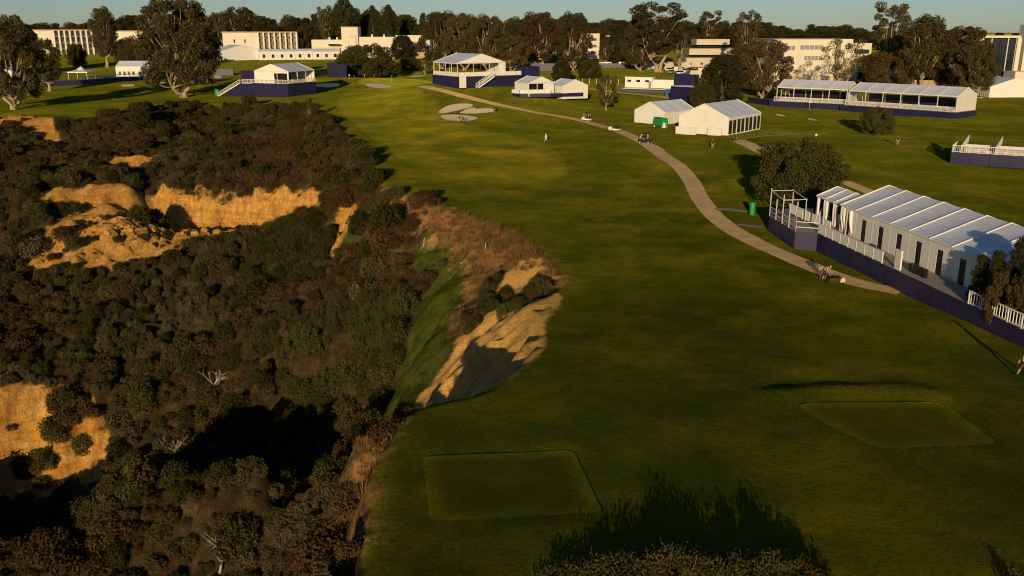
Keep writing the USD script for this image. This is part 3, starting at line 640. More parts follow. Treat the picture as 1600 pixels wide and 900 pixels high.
def marquee(t, nb, bay, wid, eave, ris, z0=0.0, front='wall', back='wall', left='wall', right='wall', seam=0.0, over=0.15, doors=()):
    """A clear-span tent: the ridge runs along x from 0, front is the -y side, left the end at x = 0. Each bay's roof and wall cloths are parts."""
    L, h = nb * bay, wid / 2
    th = 0.06
    for s in (-1, 1):
        for i in range(nb):
            x0, x1 = i * bay + 0.02, (i + 1) * bay - 0.02
            sag = 0.10
            g = []
            xs, us = np.linspace(x0, x1, 5), np.linspace(0, 1, 5)
            for layer in (0, -th):
                for u in us:
                    for x in xs:
                        e = math.sin(math.pi * (x - x0) / (x1 - x0)) * math.sin(math.pi * u) * sag
                        g.append((x, s * (h + over) * (1 - u), z0 + eave - over * ris / h + (ris + over * ris / h) * u + layer - e))
            f = []
            for a in range(4):
                for b in range(4):
                    k = a * 5 + b
                    f += [[k, k + 1, k + 6], [k, k + 6, k + 5], [25 + k, 25 + k + 6, 25 + k + 1], [25 + k, 25 + k + 5, 25 + k + 6]]
            for line in ([0, 1, 2, 3, 4], [20, 21, 22, 23, 24], [0, 5, 10, 15, 20], [4, 9, 14, 19, 24]):
                for a, b in zip(line[:-1], line[1:]):
                    f += [[a, 25 + a, 25 + b], [a, 25 + b, b]]
            f = np.array(f)
            part(t, 'roof_panel', (np.array(g), f), M['roofvinyl'], smooth=25)
            if seam and i < nb:
                for j in ((i,) if i else (0,)):
                    MB().bar((j * bay + 0.03 * (j == 0), s * (h + over), z0 + eave - over * ris / h + 0.03), (j * bay + 0.03 * (j == 0), 0, z0 + eave + ris + 0.03), seam, 0.07).out(t, 'roof_seam', M['white'])
        for i in range(nb + 1):
            x = min(max(i * bay, 0.06), L - 0.06)
            MB().bar((x, s * (h - 0.06), z0), (x, s * (h - 0.06), z0 + eave), 0.14).out(t, 'post', M['white'])
        MB().bar((0, s * (h - 0.02), z0 + eave - 0.1), (L, s * (h - 0.02), z0 + eave - 0.1), 0.12, 0.26).out(t, 'eave_beam', M['white'])
        mode = front if s < 0 else back
        for i in range(nb):
            x0, x1 = i * bay + 0.09, (i + 1) * bay - 0.09
            y = s * (h - 0.03)
            if mode in ('wall', 'windows', 'doors'):
                if mode == 'windows':
                    m = 2
                    w = (x1 - x0) / m
                    for j in range(m):
                        a = x0 + j * w
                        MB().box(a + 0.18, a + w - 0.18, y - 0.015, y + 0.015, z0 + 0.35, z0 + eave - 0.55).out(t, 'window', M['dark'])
                        MB().box(a + 0.0, a + 0.18, y - 0.03, y + 0.03, z0, z0 + eave - 0.24).box(a + w - 0.18, a + w, y - 0.03, y + 0.03, z0, z0 + eave - 0.24).box(a + 0.18, a + w - 0.18, y - 0.03, y + 0.03, z0, z0 + 0.35).box(a + 0.18, a + w - 0.18, y - 0.03, y + 0.03, z0 + eave - 0.55, z0 + eave - 0.24).out(t, 'wall_panel', M['white'])
                elif mode == 'doors' and i in doors:
                    c = (x0 + x1) / 2
                    dw = 0.42
                    MB().box(x0, c - dw, y - 0.03, y + 0.03, z0, z0 + eave - 0.24).box(c + dw, x1, y - 0.03, y + 0.03, z0, z0 + eave - 0.24).box(c - dw, c + dw, y - 0.03, y + 0.03, z0 + eave - 0.7, z0 + eave - 0.24).out(t, 'wall_panel', M['white'])
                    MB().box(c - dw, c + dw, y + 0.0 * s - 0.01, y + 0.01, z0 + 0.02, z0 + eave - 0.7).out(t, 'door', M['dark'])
                else:
                    # cloth with shallow folds
                    xs = np.linspace(x0, x1, 13)
                    dy = 0.05 * np.sin(np.arange(13) * 2.1 + i)
                    v, f = [], []
                    for z in (z0 + 0.02, z0 + eave - 0.24):
                        for off in (-0.02, 0.02):
                            v += [(x, y + k * (1 if z < z0 + 1 else 0.3) + off, z) for x, k in zip(xs, dy)]
                    for a in range(12):
                        f += [[a, a + 1, 27 + a], [a, 27 + a, 26 + a], [13 + a, 39 + a, 40 + a], [13 + a, 40 + a, 14 + a]]
                    part(t, 'wall_panel', (np.array(v), np.array(f)), M['white'])
    for x, mode in ((0, left), (L, right)):
        d = 0.03 if x == 0 else -0.03
        if mode == 'none':
            continue
        lo = z0 if mode == 'wall' else z0 + eave - 0.05
        a, b = x + d - 0.02, x + d + 0.02
        hh = h - 0.14
        et = z0 + eave + (0.14 / h) * ris - 0.10
        v = []
        for xx in (a, b):
            v += [(xx, -hh, lo), (xx, hh, lo), (xx, hh, et), (xx, 0, z0 + eave + ris - 0.1), (xx, -hh, et)]
        f = [[0, 2, 1], [0, 4, 2], [4, 3, 2], [5, 6, 7], [5, 7, 9], [9, 7, 8]]
        for k in range(5):
            n = (k + 1) % 5
            f += [[k, n, 5 + n], [k, 5 + n, 5 + k]]
        part(t, 'gable', (np.array(v), np.array(f)), M['white'])
        MB().bar((x + d * 2, -h, z0 + eave), (x + d * 2, 0, z0 + eave + ris), 0.12, 0.16).bar((x + d * 2, h, z0 + eave), (x + d * 2, 0, z0 + eave + ris), 0.12, 0.16).out(t, 'gable_rafter', M['white'])
        if mode == 'open':
            MB().bar((x + d * 2, -h, z0 + eave - 0.05), (x + d * 2, h, z0 + eave - 0.05), 0.1, 0.2).out(t, 'tie_beam', M['white'])
            for yy in (-h / 3, h / 3):
                MB().bar((x + d * 2, yy, z0), (x + d * 2, yy, z0 + eave), 0.12).out(t, 'post', M['white'])

def deck_slab(t, poly, z0, z1, mat='deck', name='deck_floor'):
    m = trimesh.creation.extrude_polygon(Polygon(poly), z1 - z0, engine='earcut')
    m.apply_translation((0, 0, z0))
    part(t, name, m, M[mat])

def yaw_of(d):
    return math.degrees(math.atan2(d[1], d[0]))

def local(origin, rz):
    c, s = math.cos(math.radians(rz)), math.sin(math.radians(rz))
    def f(p):
        x, y = p[0] - origin[0], p[1] - origin[1]
        return np.array([c * x + s * y, -s * x + c * y])
    return f

# --- the long tent at the right, on its skirted platform
DK = 1.8
ax = np.array([0.135, -0.991])
nrm = np.array([0.991, 0.135])
o0 = at(1315, 319, DK + 2.85)[:2]
rz0 = yaw_of(ax)
ctr = o0 + nrm * 5.0
big = thing('hospitality_tent', 'long white gabled tent with dark doorways on a navy skirted deck at the right', 'tent', (*ctr, 0), rz0)
marquee(big, 16, 3.2, 10.0, 2.85, 1.85, DK, front='doors', doors=tuple(range(16)), seam=0.15)
# curtains tied back at the first openings
for xx in (0.45, 0.95, 2.25):
    MB().tube([(xx, -5.06, DK + 2.6), (xx + 0.1, -5.1, DK + 1.5), (xx + 0.42, -5.07, DK + 0.35)], [0.2, 0.16, 0.07], 7).out(big, 'curtain', M['white'])
pl = thing('tent_platform', 'navy skirted platform with white rails under the long tent at the right', 'platform', (*ctr, 0), rz0)
lc = local(ctr, rz0)
sk = [(29.2, 99.9), (29.6, 91.6), (31.7, 90.8)]
line = [lc(p) for p in sk]
end = np.array([52.0, line[2][1]])
gz = float(height(33, 80)) - 0.1
foot = [np.array([*p, gz]) for p in line] + [np.array([52.0, line[2][1] - 0.1, gz])]
screen(pl, foot, DK + 0.02 - gz, 2.5)
back0 = lc((35.5, 101.5))
deck_slab(pl, [line[0] + [0.06, 0.08], line[1] + [0.08, 0.08], line[2] + [0.05, 0.08], (51.9, line[2][1] + 0.05), (51.9, 6), (-0.3, 6), tuple(back0)], DK - 0.2, DK - 0.01)
# the rail is cream panels beside the tent, open scaffold tubes round the outer deck
up0 = np.array([0, 0, DK])
railing(pl, [np.array([*line[2], DK]), np.array([13.4, line[2][1], DK])], 1.05, 1.5, 'white', True)
railing(pl, [np.array([26.0, line[2][1], DK]), np.array([50.0, line[2][1], DK])], 1.05, 1.5, 'white', False)
for a, b in ((line[0], line[1]), (line[1], line[2])):
    n = max(1, int(round(np.linalg.norm(b - a) / 2.1)))
    for i in range(n + 1):
        p = a + (b - a) * i / n
        MB().bar((*p, DK), (*p, DK + (3.2 if i in (0, 2) else 2.3 if i % 2 else 2.6)), 0.09).out(pl, 'scaffold_post', M['steel'])
    for z in (0.55, 1.1):
        MB().bar((*a, DK + z), (*b, DK + z), 0.07).out(pl, 'scaffold_rail', M['steel'])
q0, q1 = line[0], line[0] + (line[1] - line[0]) * 0.5
inn = np.array([0, 1.0])
for z in (2.9,):
    MB().bar((*q0, DK + z), (*(q0 + inn * 2.6), DK + z), 0.08).bar((*q1, DK + 2.6), (*(q1 + inn * 2.6), DK + 2.6), 0.08).bar((*(q0 + inn * 2.6), DK + z), (*(q1 + inn * 2.6), DK + 2.6), 0.08).bar((*q0, DK + z), (*q1, DK + 2.6), 0.08).out(pl, 'scaffold_frame', M['steel'])
for p in (q0 + inn * 2.6, q1 + inn * 2.6, line[1] + inn * 3.0, line[1] + inn * 4.5 + [2, 0]):
    MB().bar((*p, DK), (*p, DK + 2.7), 0.08).out(pl, 'scaffold_post', M['steel'])
railing(pl, [np.array([*(line[0] + [0.3, 2.2]), DK + 0.35]), np.array([*(line[1] + [0.8, 3.4]), DK])], 1.1, 1.4, 'white', True)
screen(pl, [np.array([*line[0], gz]), np.array([*(line[0] + [1.0, 7.0]), gz])], DK + 0.9, 2.5)
MB().box(-3.2, -1.4, -3.6, -2.7, DK, DK + 1.1).out(pl, 'counter', M['white'])
MB().box(-0.9, 0.2, -4.3, -3.6, DK, DK + 0.8).out(pl, 'counter', M['white'])
MB().box(15.0, 15.9, line[2][1] + 0.25, line[2][1] + 0.4, 0.9, DK + 1.75).out(pl, 'side_panel', M['white'], 'tall white panel beside the tent wall')
for k in range(6):
    MB().box(16.2 + k * 0.42, 16.5 + k * 0.42, line[2][1] + 0.9, line[2][1] + 1.2, DK, DK + 0.75).out(pl, 'chair', M['dark'])
small = thing('entrance_canopy', 'small white gabled canopy joined to the far end of the long tent', 'tent', (*(ctr - ax * 6.2 - nrm * 2.4), 0), rz0)
marquee(small, 3, 2.05, 4.4, 2.7, 0.9, DK, front='open', back='wall', left='open', right='none', seam=0.1)
for xx in (0.3, 1.8, 2.3, 3.9, 4.4, 5.9):
    MB().tube([(xx, -2.15, DK + 2.5), (xx, -2.15, DK + 0.1)], [0.17, 0.1], 7).out(small, 'curtain', M['white'])

# --- a generic placement by the pixel of the near left corner of a tent's front
def place(px, py, yaw_rel):
    g = on(px, py)
    return g, yaw_rel

# two white tents beside the cart path
def gable_tent(name, label, px_l, px_r, py, gw, length, eave, ris, rel, nb, right='wall', **k):
    """A tent whose gable end faces the camera between two pixels; its ridge runs away at rel degrees to the right of the line of sight."""
    gl = on(px_l, py)
    view = math.atan2(gl[0], gl[1])
    az = view + math.radians(rel)
    d = np.array([math.sin(az), math.cos(az)]); rgt = np.array([d[1], -d[0]])
    w = gw
    c = gl[:2] + rgt * w / 2
    t = thing(name, label, 'tent', (*c, float(height(*c)) - 0.05), yaw_of(d))
    marquee(t, nb, length / nb, w, eave, ris, 0.0, **k)
    return t, c, d, rgt

tA, *_ = gable_tent('tent', 'plain white gabled tent behind the green container', 991, 1032, 191, 8.6, 12.0, 2.9, 2.1, 38, 3)
tB, cB, dB, rB = gable_tent('tent', 'wide white gabled tent with a row of dark side windows', 1060, 1126, 207, 11.0, 15.5, 3.6, 2.5, 28, 4, front='windows')
for x0, w in ((3.0, 1.0), (5.2, 1.2)):
    MB().box(x0, x0 + w, 2.0, 2.8, 5.3, 5.75).out(tB, 'roof_vent', M['dark'])
MB().box(-1.2, -0.9, -4.6, -1.6, 0, 1.6).out(tB, 'annex_wall', M['white'])
MB().box(-2.2, -1.9, 0.5, 5.0, 0, 1.5).out(tB, 'annex_wall', M['white'])

# left pavilion with its stair
gl = on(399, 151)
tP = thing('pavilion', 'white gabled pavilion raised on a navy base with a white stair at its left', 'pavilion', (0, 0, 0), 0)
az = math.atan2(gl[0], gl[1]) + math.radians(38)
d = np.array([math.sin(az), math.cos(az)]); rg = np.array([d[1], -d[0]])
c = gl[:2] + rg * 6.5
X = UsdGeom.Xformable(tP).GetOrderedXformOps()
X[0].Set(Gf.Vec3d(*c, float(height(*c)) - 0.2)); X[1].Set(yaw_of(d))
DP = 4.2
marquee(tP, 3, 4.5, 12.5, 3.6, 2.1, DP, front='open', back='wall', left='open', right='wall')
screen(tP, [np.array([-1.2, 6.6, 0]), np.array([-1.2, -6.6, 0]), np.array([13.6, -6.6, 0]), np.array([13.6, 6.6, 0])], DP, 4.4)
deck_slab(tP, [(-1.1, -6.5), (13.5, -6.5), (13.5, 6.5), (-1.1, 6.5)], DP - 0.25, DP)
railing(tP, [np.array([-1.1, -6.5, DP]), np.array([-1.1, 6.5, DP])], 1.1, 1.6)
railing(tP, [np.array([-1.1, -6.5, DP]), np.array([13.4, -6.5, DP])], 1.1, 1.6)
MB().box(0.03, 0.1, -1.0, 6.1, DP, DP + 3.55).out(tP, 'front_wall', M['white'])
MB().box(0.04, 0.1, -6.1, -5.7, DP, DP + 3.55).box(0.04, 0.1, -5.7, -1.0, DP + 3.0, DP + 3.55).out(tP, 'front_wall', M['white'])
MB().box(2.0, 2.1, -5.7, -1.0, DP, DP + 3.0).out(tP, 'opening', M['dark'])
screen(tP, [np.array([-1.2, 6.6, 0]), np.array([-1.2, 15.5, 0])], 3.6, 3.0)
screen(tP, [np.array([6, 7.0, 0]), np.array([6, 16.0, 0])], 7.6, 3.0)
deck_slab(tP, [(-1.1, 6.7), (3.0, 6.7), (3.0, 9.8), (-1.1, 9.8)], DP - 0.25, DP)
railing(tP, [np.array([-1.15, 6.6, DP]), np.array([-1.15, 9.8, DP])], 1.1, 1.6)
stairs(tP, np.array([-2.0, 18.5, 0.0]), np.array([-2.0, 9.8, DP]), 1.6, 14, 'white')

# central pavilion: columns along its left side
gl = on(715, 140)
az = math.atan2(gl[0], gl[1]) - math.radians(28)
d = np.array([math.sin(az), math.cos(az)]); rg = np.array([d[1], -d[0]])
c = gl[:2] + rg * 7.5
tC = thing('pavilion', 'open white pavilion on columns with a navy base beside the bunkers', 'pavilion', (*c, float(height(*c)) - 0.2), yaw_of(d))
DC = 2.9
marquee(tC, 4, 3.5, 15.0, 3.5, 2.3, DC, front='open', back='open', left='open', right='open')
deck_slab(tC, [(-1.0, -12), (14.2, -12), (14.2, 7.7), (-1.0, 7.7)], DC - 0.25, DC)
screen(tC, [np.array([14.2, 7.8, 0]), np.array([-1.1, 7.8, 0]), np.array([-1.1, -12, 0]), np.array([14, -12, 0])], DC - 0.02, 3.6)
railing(tC, [np.array([14, 7.6, DC]), np.array([-1.0, 7.6, DC]), np.array([-1.0, -11.9, DC])], 1.1, 1.8, 'white', True)
MB().box(0.2, 9, -7.3, -7.2, DC, DC + 3.3).out(tC, 'side_wall', M['white'])
MB().box(-0.1, 0.0, -7.2, -5.2, DC, DC + 3.3).out(tC, 'side_wall', M['white'])
MB().box(-1.35, -1.15, 5.6, 7.6, 0.0, 3.1).out(tC, 'door', M['white'])
stairs(tC, np.array([-2.1, 2.6, 0.0]), np.array([-2.1, -2.4, DC]), 1.5, 9, 'white')
screen(tC, [np.array([2, -12.2, 0]), np.array([2, -20.0, 0])], 5.0, 2.8)
screen(tC, [np.array([2, -20.0, 0]), np.array([8, -20.0, 0])], 5.0, 2.8)

# the pair of little tents on a low navy platform
pf = thing('tent_platform', 'low navy platform with white rails under the two small tents', 'platform', (*on(806, 152)[:2], float(height(*on(806, 152)[:2]))), 0)
b0 = on(806, 152)
def rel_to(b, px, py, z=0):
    g = on(px, py)
    return np.array([g[0] - b[0], g[1] - b[1], z])
ring = [rel_to(b0, 800, 149), rel_to(b0, 812, 154), rel_to(b0, 860, 158), rel_to(b0, 911, 160.5)]
screen(pf, ring, 0.9, 3.0)
rr_ = [p + [0, 0.1, 0.9] for p in ring]
railing(pf, rr_[:3], 1.0, 1.5, 'white', True)
deck_slab(pf, [tuple(p[:2] + [0, 0.05]) for p in ring] + [(ring[3][0] + 1, ring[3][1] + 11), (ring[0][0] + 6, ring[0][1] + 13)], 0.7, 0.88)
for px_l, px_r, py, lab in ((826, 855, 156, 'small white tent with an open front, left of the pair on the navy platform'), (879, 910, 159, 'small white closed tent, right of the pair on the navy platform')):
    t, *_ = gable_tent('tent', lab, px_l, px_r, py, 8.0, 7.0, 3.4, 1.6, -32, 2, left='open' if px_l < 850 else 'wall')
    UsdGeom.Xformable(t).GetOrderedXformOps()[0].Set(UsdGeom.Xformable(t).GetOrderedXformOps()[0].Get() + Gf.Vec3d(0, 0.6, 0.9))
    if px_l < 850:
        MB().box(0.05, 0.15, -3.8, -0.6, 0, 3.3).box(0.05, 0.15, -0.6, 3.8, 0, 1.5).out(t, 'front_wall', M['white'])
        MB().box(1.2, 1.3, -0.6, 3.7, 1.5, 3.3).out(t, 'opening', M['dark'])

# tents with grandstand seating on the right
def stand_tent(pl_, pr_, label, nb, bay=5.0):
    a, b = on(*pl_), on(*pr_)
    d = (b - a)[:2]; d /= np.linalg.norm(d)
    rz = yaw_of(d)
    n = np.array([-d[1], d[0]])
    c = a[:2] + n * 5
    t = thing('viewing_tent', label, 'tent', (*c, float(height(*c))), rz)
    marquee(t, nb, bay, 10.0, 3.7, 1.9, 1.5, front='open', back='open', left='open', right='wall', seam=0.14)
    for i in range(nb):
        MB().box(i * bay + 0.2, (i + 1) * bay - 0.2, 4.7, 4.8, 1.5, 4.0).out(t, 'back_screen', M['dark' if i % 3 else 'navy'])
    deck_slab(t, [(-0.3, -6.2), (nb * bay + 0.3, -6.2), (nb * bay + 0.3, 5), (-0.3, 5)], 1.2, 1.48)
    railing(t, [np.array([-0.2, -6.1, 1.5]), np.array([nb * bay + 0.2, -6.1, 1.5])], 1.1, 1.66)
    for k in range(3):
        MB().box(0.3, nb * bay - 0.3, -4.6 + k * 1.5, -4.0 + k * 1.5, 1.5, 1.95 + 0.22 * k).out(t, 'bench', M['steel'])
    screen(t, [np.array([-1.5, -6.3, -0.6]), np.array([nb * bay + 0.5, -6.3, -0.6]), np.array([nb * bay + 0.5, 5, -0.6])], 2.05, 5.0)
    return t
stand_tent((1212, 166), (1317, 172), 'open fronted viewing tent on a navy skirt, nearer the left of the long pair', 4, 4.75)
stand_tent((1324, 173), (1462, 183), 'open fronted viewing tent with a white closed right end, longer of the pair', 6, 4.7)
hd = thing('hoarding', 'low navy hoarding running left from the viewing tents', 'hoarding', (*on(1168, 161)[:2], float(height(*on(1168, 161)[:2]))), 0)
b0 = on(1168, 161)
screen(hd, [np.zeros(3), rel_to(b0, 1210, 166)], 1.6, 4.0)

# the grandstand at the right edge
a, b = on(1484, 255), on(1600, 268)
d = (b - a)[:2]; d /= np.linalg.norm(d)
gs = thing('grandstand', 'white railed viewing stand on a navy base at the right edge', 'grandstand', (*a[:2], float(height(*a[:2])) - 0.1), yaw_of(d))
screen(gs, [np.array([0, 7.0, 0]), np.array([0, 0, 0]), np.array([26, 0, 0])], 1.9, 3.0)
deck_slab(gs, [(0.1, 0.1), (26, 0.1), (26, 7), (0.1, 7)], 1.65, 1.88)
railing(gs, [np.array([0.1, 7.0, 1.9]), np.array([0.1, 0.1, 1.9]), np.array([26, 0.1, 1.9])], 1.15, 1.3)
for x in (1.2, 6.2):
    for yy, (x0, x1) in ((1.0, (x, x + 2.6)),):
        v = [(x0, yy, 1.9), (x0 + 0.5, yy + 5.5, 3.1), (x0 + 0.62, yy + 5.5, 3.1), (x0 + 0.12, yy, 1.9), (x0, yy, 2.9), (x0 + 0.5, yy + 5.5, 4.2), (x0 + 0.62, yy + 5.5, 4.2), (x0 + 0.12, yy, 2.9)]
        MB().add(v, BOXF).out(gs, 'ramp_wall', M['white'])
for k in range(3):
    MB().box(1.6, 25.5, 2.2 + k * 1.4, 2.9 + k * 1.4, 1.9, 2.2 + 0.3 * k).out(gs, 'bench', M['steel'])

# trailer, containers, blue cabin, green bins and other equipment
def oriented(name, label, cat, pl_, pr_, group=None):
    a, b = on(*pl_), on(*pr_)
    d = (b - a)[:2]; L = np.linalg.norm(d)
    return thing(name, label, cat, (*a[:2], float(height(*a[:2])) - 0.02), yaw_of(d), group), L
tr, L = oriented('office_trailer', 'long white office trailer with small dark windows on a gravel yard', 'trailer', (976, 139), (1062, 142))
v, f = rbox(0, L * 0.5, 0, 3.4, 0.5, 3.9, 0.12); MB().add(v, f).out(tr, 'body', M['white'], smooth=40)
v, f = rbox(L * 0.5 + 0.02, L, 0.4, 3.4, 0.5, 3.3, 0.12); MB().add(v, f).out(tr, 'body', M['carWhite'], smooth=40)
MB().box(-0.15, L * 0.5 + 0.1, -0.15, 3.5, 3.9, 4.05).out(tr, 'roof', M['roofvinyl'])
for k in range(3):
    MB().box(0.9 + k * 3.1, 2.2 + k * 3.1, -0.03, 0.0, 2.4, 3.1).out(tr, 'window', M['glass'])
MB().box(L * 0.5 - 1.2, L * 0.5 - 0.3, -0.03, 0.0, 0.6, 2.8).out(tr, 'door', M['carGrey'])
for k in range(4):
    MB().cyl((2 + k * (L - 4) / 3, 0.3, 0.32), 0.34, 0.25, 'y').out(tr, 'wheel', M['black'])
MB().box(0, L, -2.2, -0.2, 0.2, 0.45).out(tr, 'step_deck', M['steel'])
cab, L = oriented('portable_toilet', 'blue portable cabin at the right end of the gravel yard', 'cabin', (1039, 151), (1046, 151.5))
v, f = rbox(0, 1.4, 0, 1.4, 0.05, 2.3, 0.08); MB().add(v, f).out(cab, 'body', M['blue'], smooth=40)
MB().box(0.2, 1.1, -0.03, 0.0, 0.2, 2.0).out(cab, 'door', M['blue'])
MB().box(-0.06, 1.46, -0.06, 1.46, 2.3, 2.5).out(cab, 'roof', M['white'])
for (pl_, pr_, h, lab, dep) in (((1047, 160), (1083, 164), 4.6, 'large navy wrapped storage block, nearest of the navy blocks by the trailer', 5.0), ((1052, 142), (1083, 143), 5.2, 'navy wrapped block standing behind the larger navy block', 4.0), ((512, 121), (530, 121), 5.6, 'navy screen block standing alone on the lawn beyond the left pavilion', 3.0)):
    nb_, L = oriented('storage_block', lab, 'block', pl_, pr_)
    v, f = rbox(0, L, 0, dep, 0, h, 0.1); MB().add(v, f).out(nb_, 'body', M['navy'], smooth=40)
    for k in range(int(L / 1.6)):
        MB().bar((0.8 + k * 1.6, -0.03, 0.1), (0.8 + k * 1.6, -0.03, h - 0.1), 0.07).out(nb_, 'cover_seam', M['navy'])
    MB().box(-0.05, L + 0.05, -0.05, dep + 0.05, h, h + 0.12).out(nb_, 'top_cover', M['roofvinyl'] if h < 5 else M['navy'])
wt, L = oriented('white_cabinet', 'small white cabinet beside the lone navy screen block', 'cabinet', (531, 117), (541, 117))
v, f = rbox(0, L, 0, 1.5, 0, 2.2, 0.06); MB().add(v, f).out(wt, 'body', M['white'], smooth=40)
MB().box(0.2, 1.2, -0.03, 0, 0.1, 1.9).out(wt, 'door', M['steel'])
gc, L = oriented('waste_container', 'bright green wheeled container in front of the plain white tent', 'container', (1020, 198), (1034, 199.5))
v, f = rbox(0, L, 0, 1.6, 0.4, 1.9, 0.1); MB().add(v, f).out(gc, 'body', M['binGreen'], smooth=40)
MB().hexa([(0, -0.05, 1.92), (L, -0.05, 1.92), (L, 1.65, 1.92), (0, 1.65, 1.92), (0.15, 0.3, 2.15), (L - 0.15, 0.3, 2.15), (L - 0.15, 1.3, 2.15), (0.15, 1.3, 2.15)]).out(gc, 'lid', M['binGreen'])
for x in (0.3, L - 0.3):
    for y in (0.2, 1.4):
        MB().cyl((x, y, 0.2), 0.2, 0.14, 'y').out(gc, 'wheel', M['clothWhite'])
def barrel(px, py, label, mat, h=0.95, r=0.32, name='waste_bin', cat='bin'):
    p = on(px, py)
    t = thing(name, label, cat, p)
    MB().tube([(0, 0, 0), (0, 0, 0.05), (0, 0, h * 0.5), (0, 0, h)], [r * 0.85, r * 0.9, r, r], 16).out(t, 'body', M[mat], smooth=40)
    MB().tube([(0, 0, h), (0, 0, h + 0.05), (0, 0, h + 0.14)], [r * 1.08, r * 1.08, r * 0.5], 16).out(t, 'lid', M[mat], smooth=40)
    return t
barrel(1037.5, 200, 'small white barrel right of the green container', 'clothWhite', 1.0, 0.33)
barrel(340, 149.5, 'green bin at the foot of the left pavilion stair', 'binGreen', 1.9, 0.75)
barrel(1175, 336, 'green bin at the far corner of the navy platform on the right', 'binGreen', 1.5, 0.36)
barrel(812, 136, 'dark green bin between the central pavilion and the small tents', 'fenceGreen', 1.9, 0.9)

# far left: tent and canopy on the navy base
a = on(182, 124); b = on(240, 124)
ft = thing('tent', 'white tent with small dark windows on the navy base between the left trees', 'tent', (0, 0, 0))
d = (b - a)[:2]; Lf = np.linalg.norm(d)
X = UsdGeom.Xformable(ft).GetOrderedXformOps(); X[0].Set(Gf.Vec3d(a[0], a[1] + 4.5, a[2])); X[1].Set(yaw_of(d))
marquee(ft, 3, Lf / 3, 9.0, 4.4, 2.0, 0.5, front='wall', back='wall', left='wall', right='wall')
for k in range(6):
    MB().box(1.0 + k * 1.75 + (0.7 if k > 3 else 0), 2.0 + k * 1.75 + (0.7 if k > 3 else 0), -4.62, -4.58, 1.6, 3.0).out(ft, 'window', M['dark'])
fb = thing('hoarding', 'long navy hoarding with a white rail below the far left tent', 'hoarding', (*on(68, 136)[:2], float(height(*on(68, 136)[:2]))), 0)
b0 = on(68, 136)
ring = [np.zeros(3), rel_to(b0, 128, 133), rel_to(b0, 185, 126.5), rel_to(b0, 250, 125)]
screen(fb, ring, 2.0, 4.0)
railing(fb, [p + [0, 0.2, 2.0] for p in ring[1:]], 1.0, 2.2)
a = on(114, 124); b = on(144, 124)
cp = thing('canopy', 'small white peaked canopy on thin posts left of the far left tent', 'canopy', (*((a + b) / 2), ), 0)
for x in (-3.6, 3.6):
    for y in (-3.6, 3.6):
        MB().bar((x, y, 0), (x, y, 3.0), 0.14).out(cp, 'post', M['white'])
MB().add([(-4, -4, 3.0), (4, -4, 3.0), (4, 4, 3.0), (-4, 4, 3.0), (0, 0, 5.0), (-1.6, -1.6, 3.6), (1.6, -1.6, 3.6), (1.6, 1.6, 3.6), (-1.6, 1.6, 3.6)],
         [[0, 1, 6], [0, 6, 5], [1, 2, 7], [1, 7, 6], [2, 3, 8], [2, 8, 7], [3, 0, 5], [3, 5, 8], [5, 6, 4], [6, 7, 4], [7, 8, 4], [8, 5, 4], [0, 2, 1], [0, 3, 2]]).out(cp, 'roof', M['white'])
MB().box(-3.9, 3.9, -3.9, -3.8, 2.6, 3.0).out(cp, 'valance', M['white'])
ns = thing('screen', 'navy screen wall behind the left pavilion', 'screen', on(336, 118), 4)
screen(ns, [np.zeros(3), np.array([7.5, 0, 0])], 2.6, 2.5)
# white tents and wall along the rise behind the left pavilion
t1, *_ = gable_tent('tent', 'large white tent with grey roof in front of the left balcony building', 352, 402, 95, 20, 18, 5.5, 2.6, -20, 3)
wl, L = oriented('tent_wall', 'long low white tent wall with small dark openings behind the left pavilion', 'tent wall', (405, 94), (530, 93))
nbay = 9
for k in range(nbay):
    x0, x1 = k * L / nbay, (k + 1) * L / nbay
    MB().box(x0 + 0.05, x1 - 0.05, 0, 6, 0, 4.6 if k < 6 else 4.2).out(wl, 'bay', M['white'])
    MB().hexa([(x0, -0.3, 4.62), (x1, -0.3, 4.62), (x1, 6.3, 4.62), (x0, 6.3, 4.62), (x0, 2.9, 5.8), (x1, 2.9, 5.8), (x1, 3.1, 5.8), (x0, 3.1, 5.8)]).out(wl, 'roof_panel', M['roofvinyl'])
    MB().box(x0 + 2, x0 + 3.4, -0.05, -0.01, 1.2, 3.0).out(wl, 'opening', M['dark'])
# tent at the right edge under the glass building
t2, *_ = gable_tent('tent', 'white tent below the glass fronted building at the right edge', 1545, 1578, 153, 16, 10, 3.2, 2.6, -30, 2)
t3, *_ = gable_tent('tent', 'low white tent right of the pale trunk at the far left edge', -14, 10, 131, 10, 10, 3.6, 1.8, 10, 2)

# ---------------------------------------------------------------- buildings on the far side of the course
def building(name, label, px_l, px_r, py, rel=0.0):
    """Origin at the ground point of the front's left end, x along the front."""
    a, b = gnd(px_l, py), gnd(px_r, py)
    L = np.linalg.norm((b - a)[:2])
    t = thing(name, label, 'building', (a[0], a[1], float(height(*a[:2])) - 0.3), rel)
    return t, L, pxm(a)

def window_on(t, parent, x0, x1, y, z0, z1, mat='glass', depth=0.35, sill=True):
    fr = MB()
    w = 0.14
    fr.box(x0 - w, x0, y - 0.1, y + 0.1, z0 - w, z1 + w).box(x1, x1 + w, y - 0.1, y + 0.1, z0 - w, z1 + w).box(x0, x1, y - 0.1, y + 0.1, z1, z1 + w).box(x0, x1, y - 0.1, y + 0.1, z0 - w, z0)
    f = fr.out(parent, 'window', M['wallwhite'])
    MB().box(x0, x1, y - 0.04, y + 0.02, z0, z1).out(f, 'pane', M[mat])

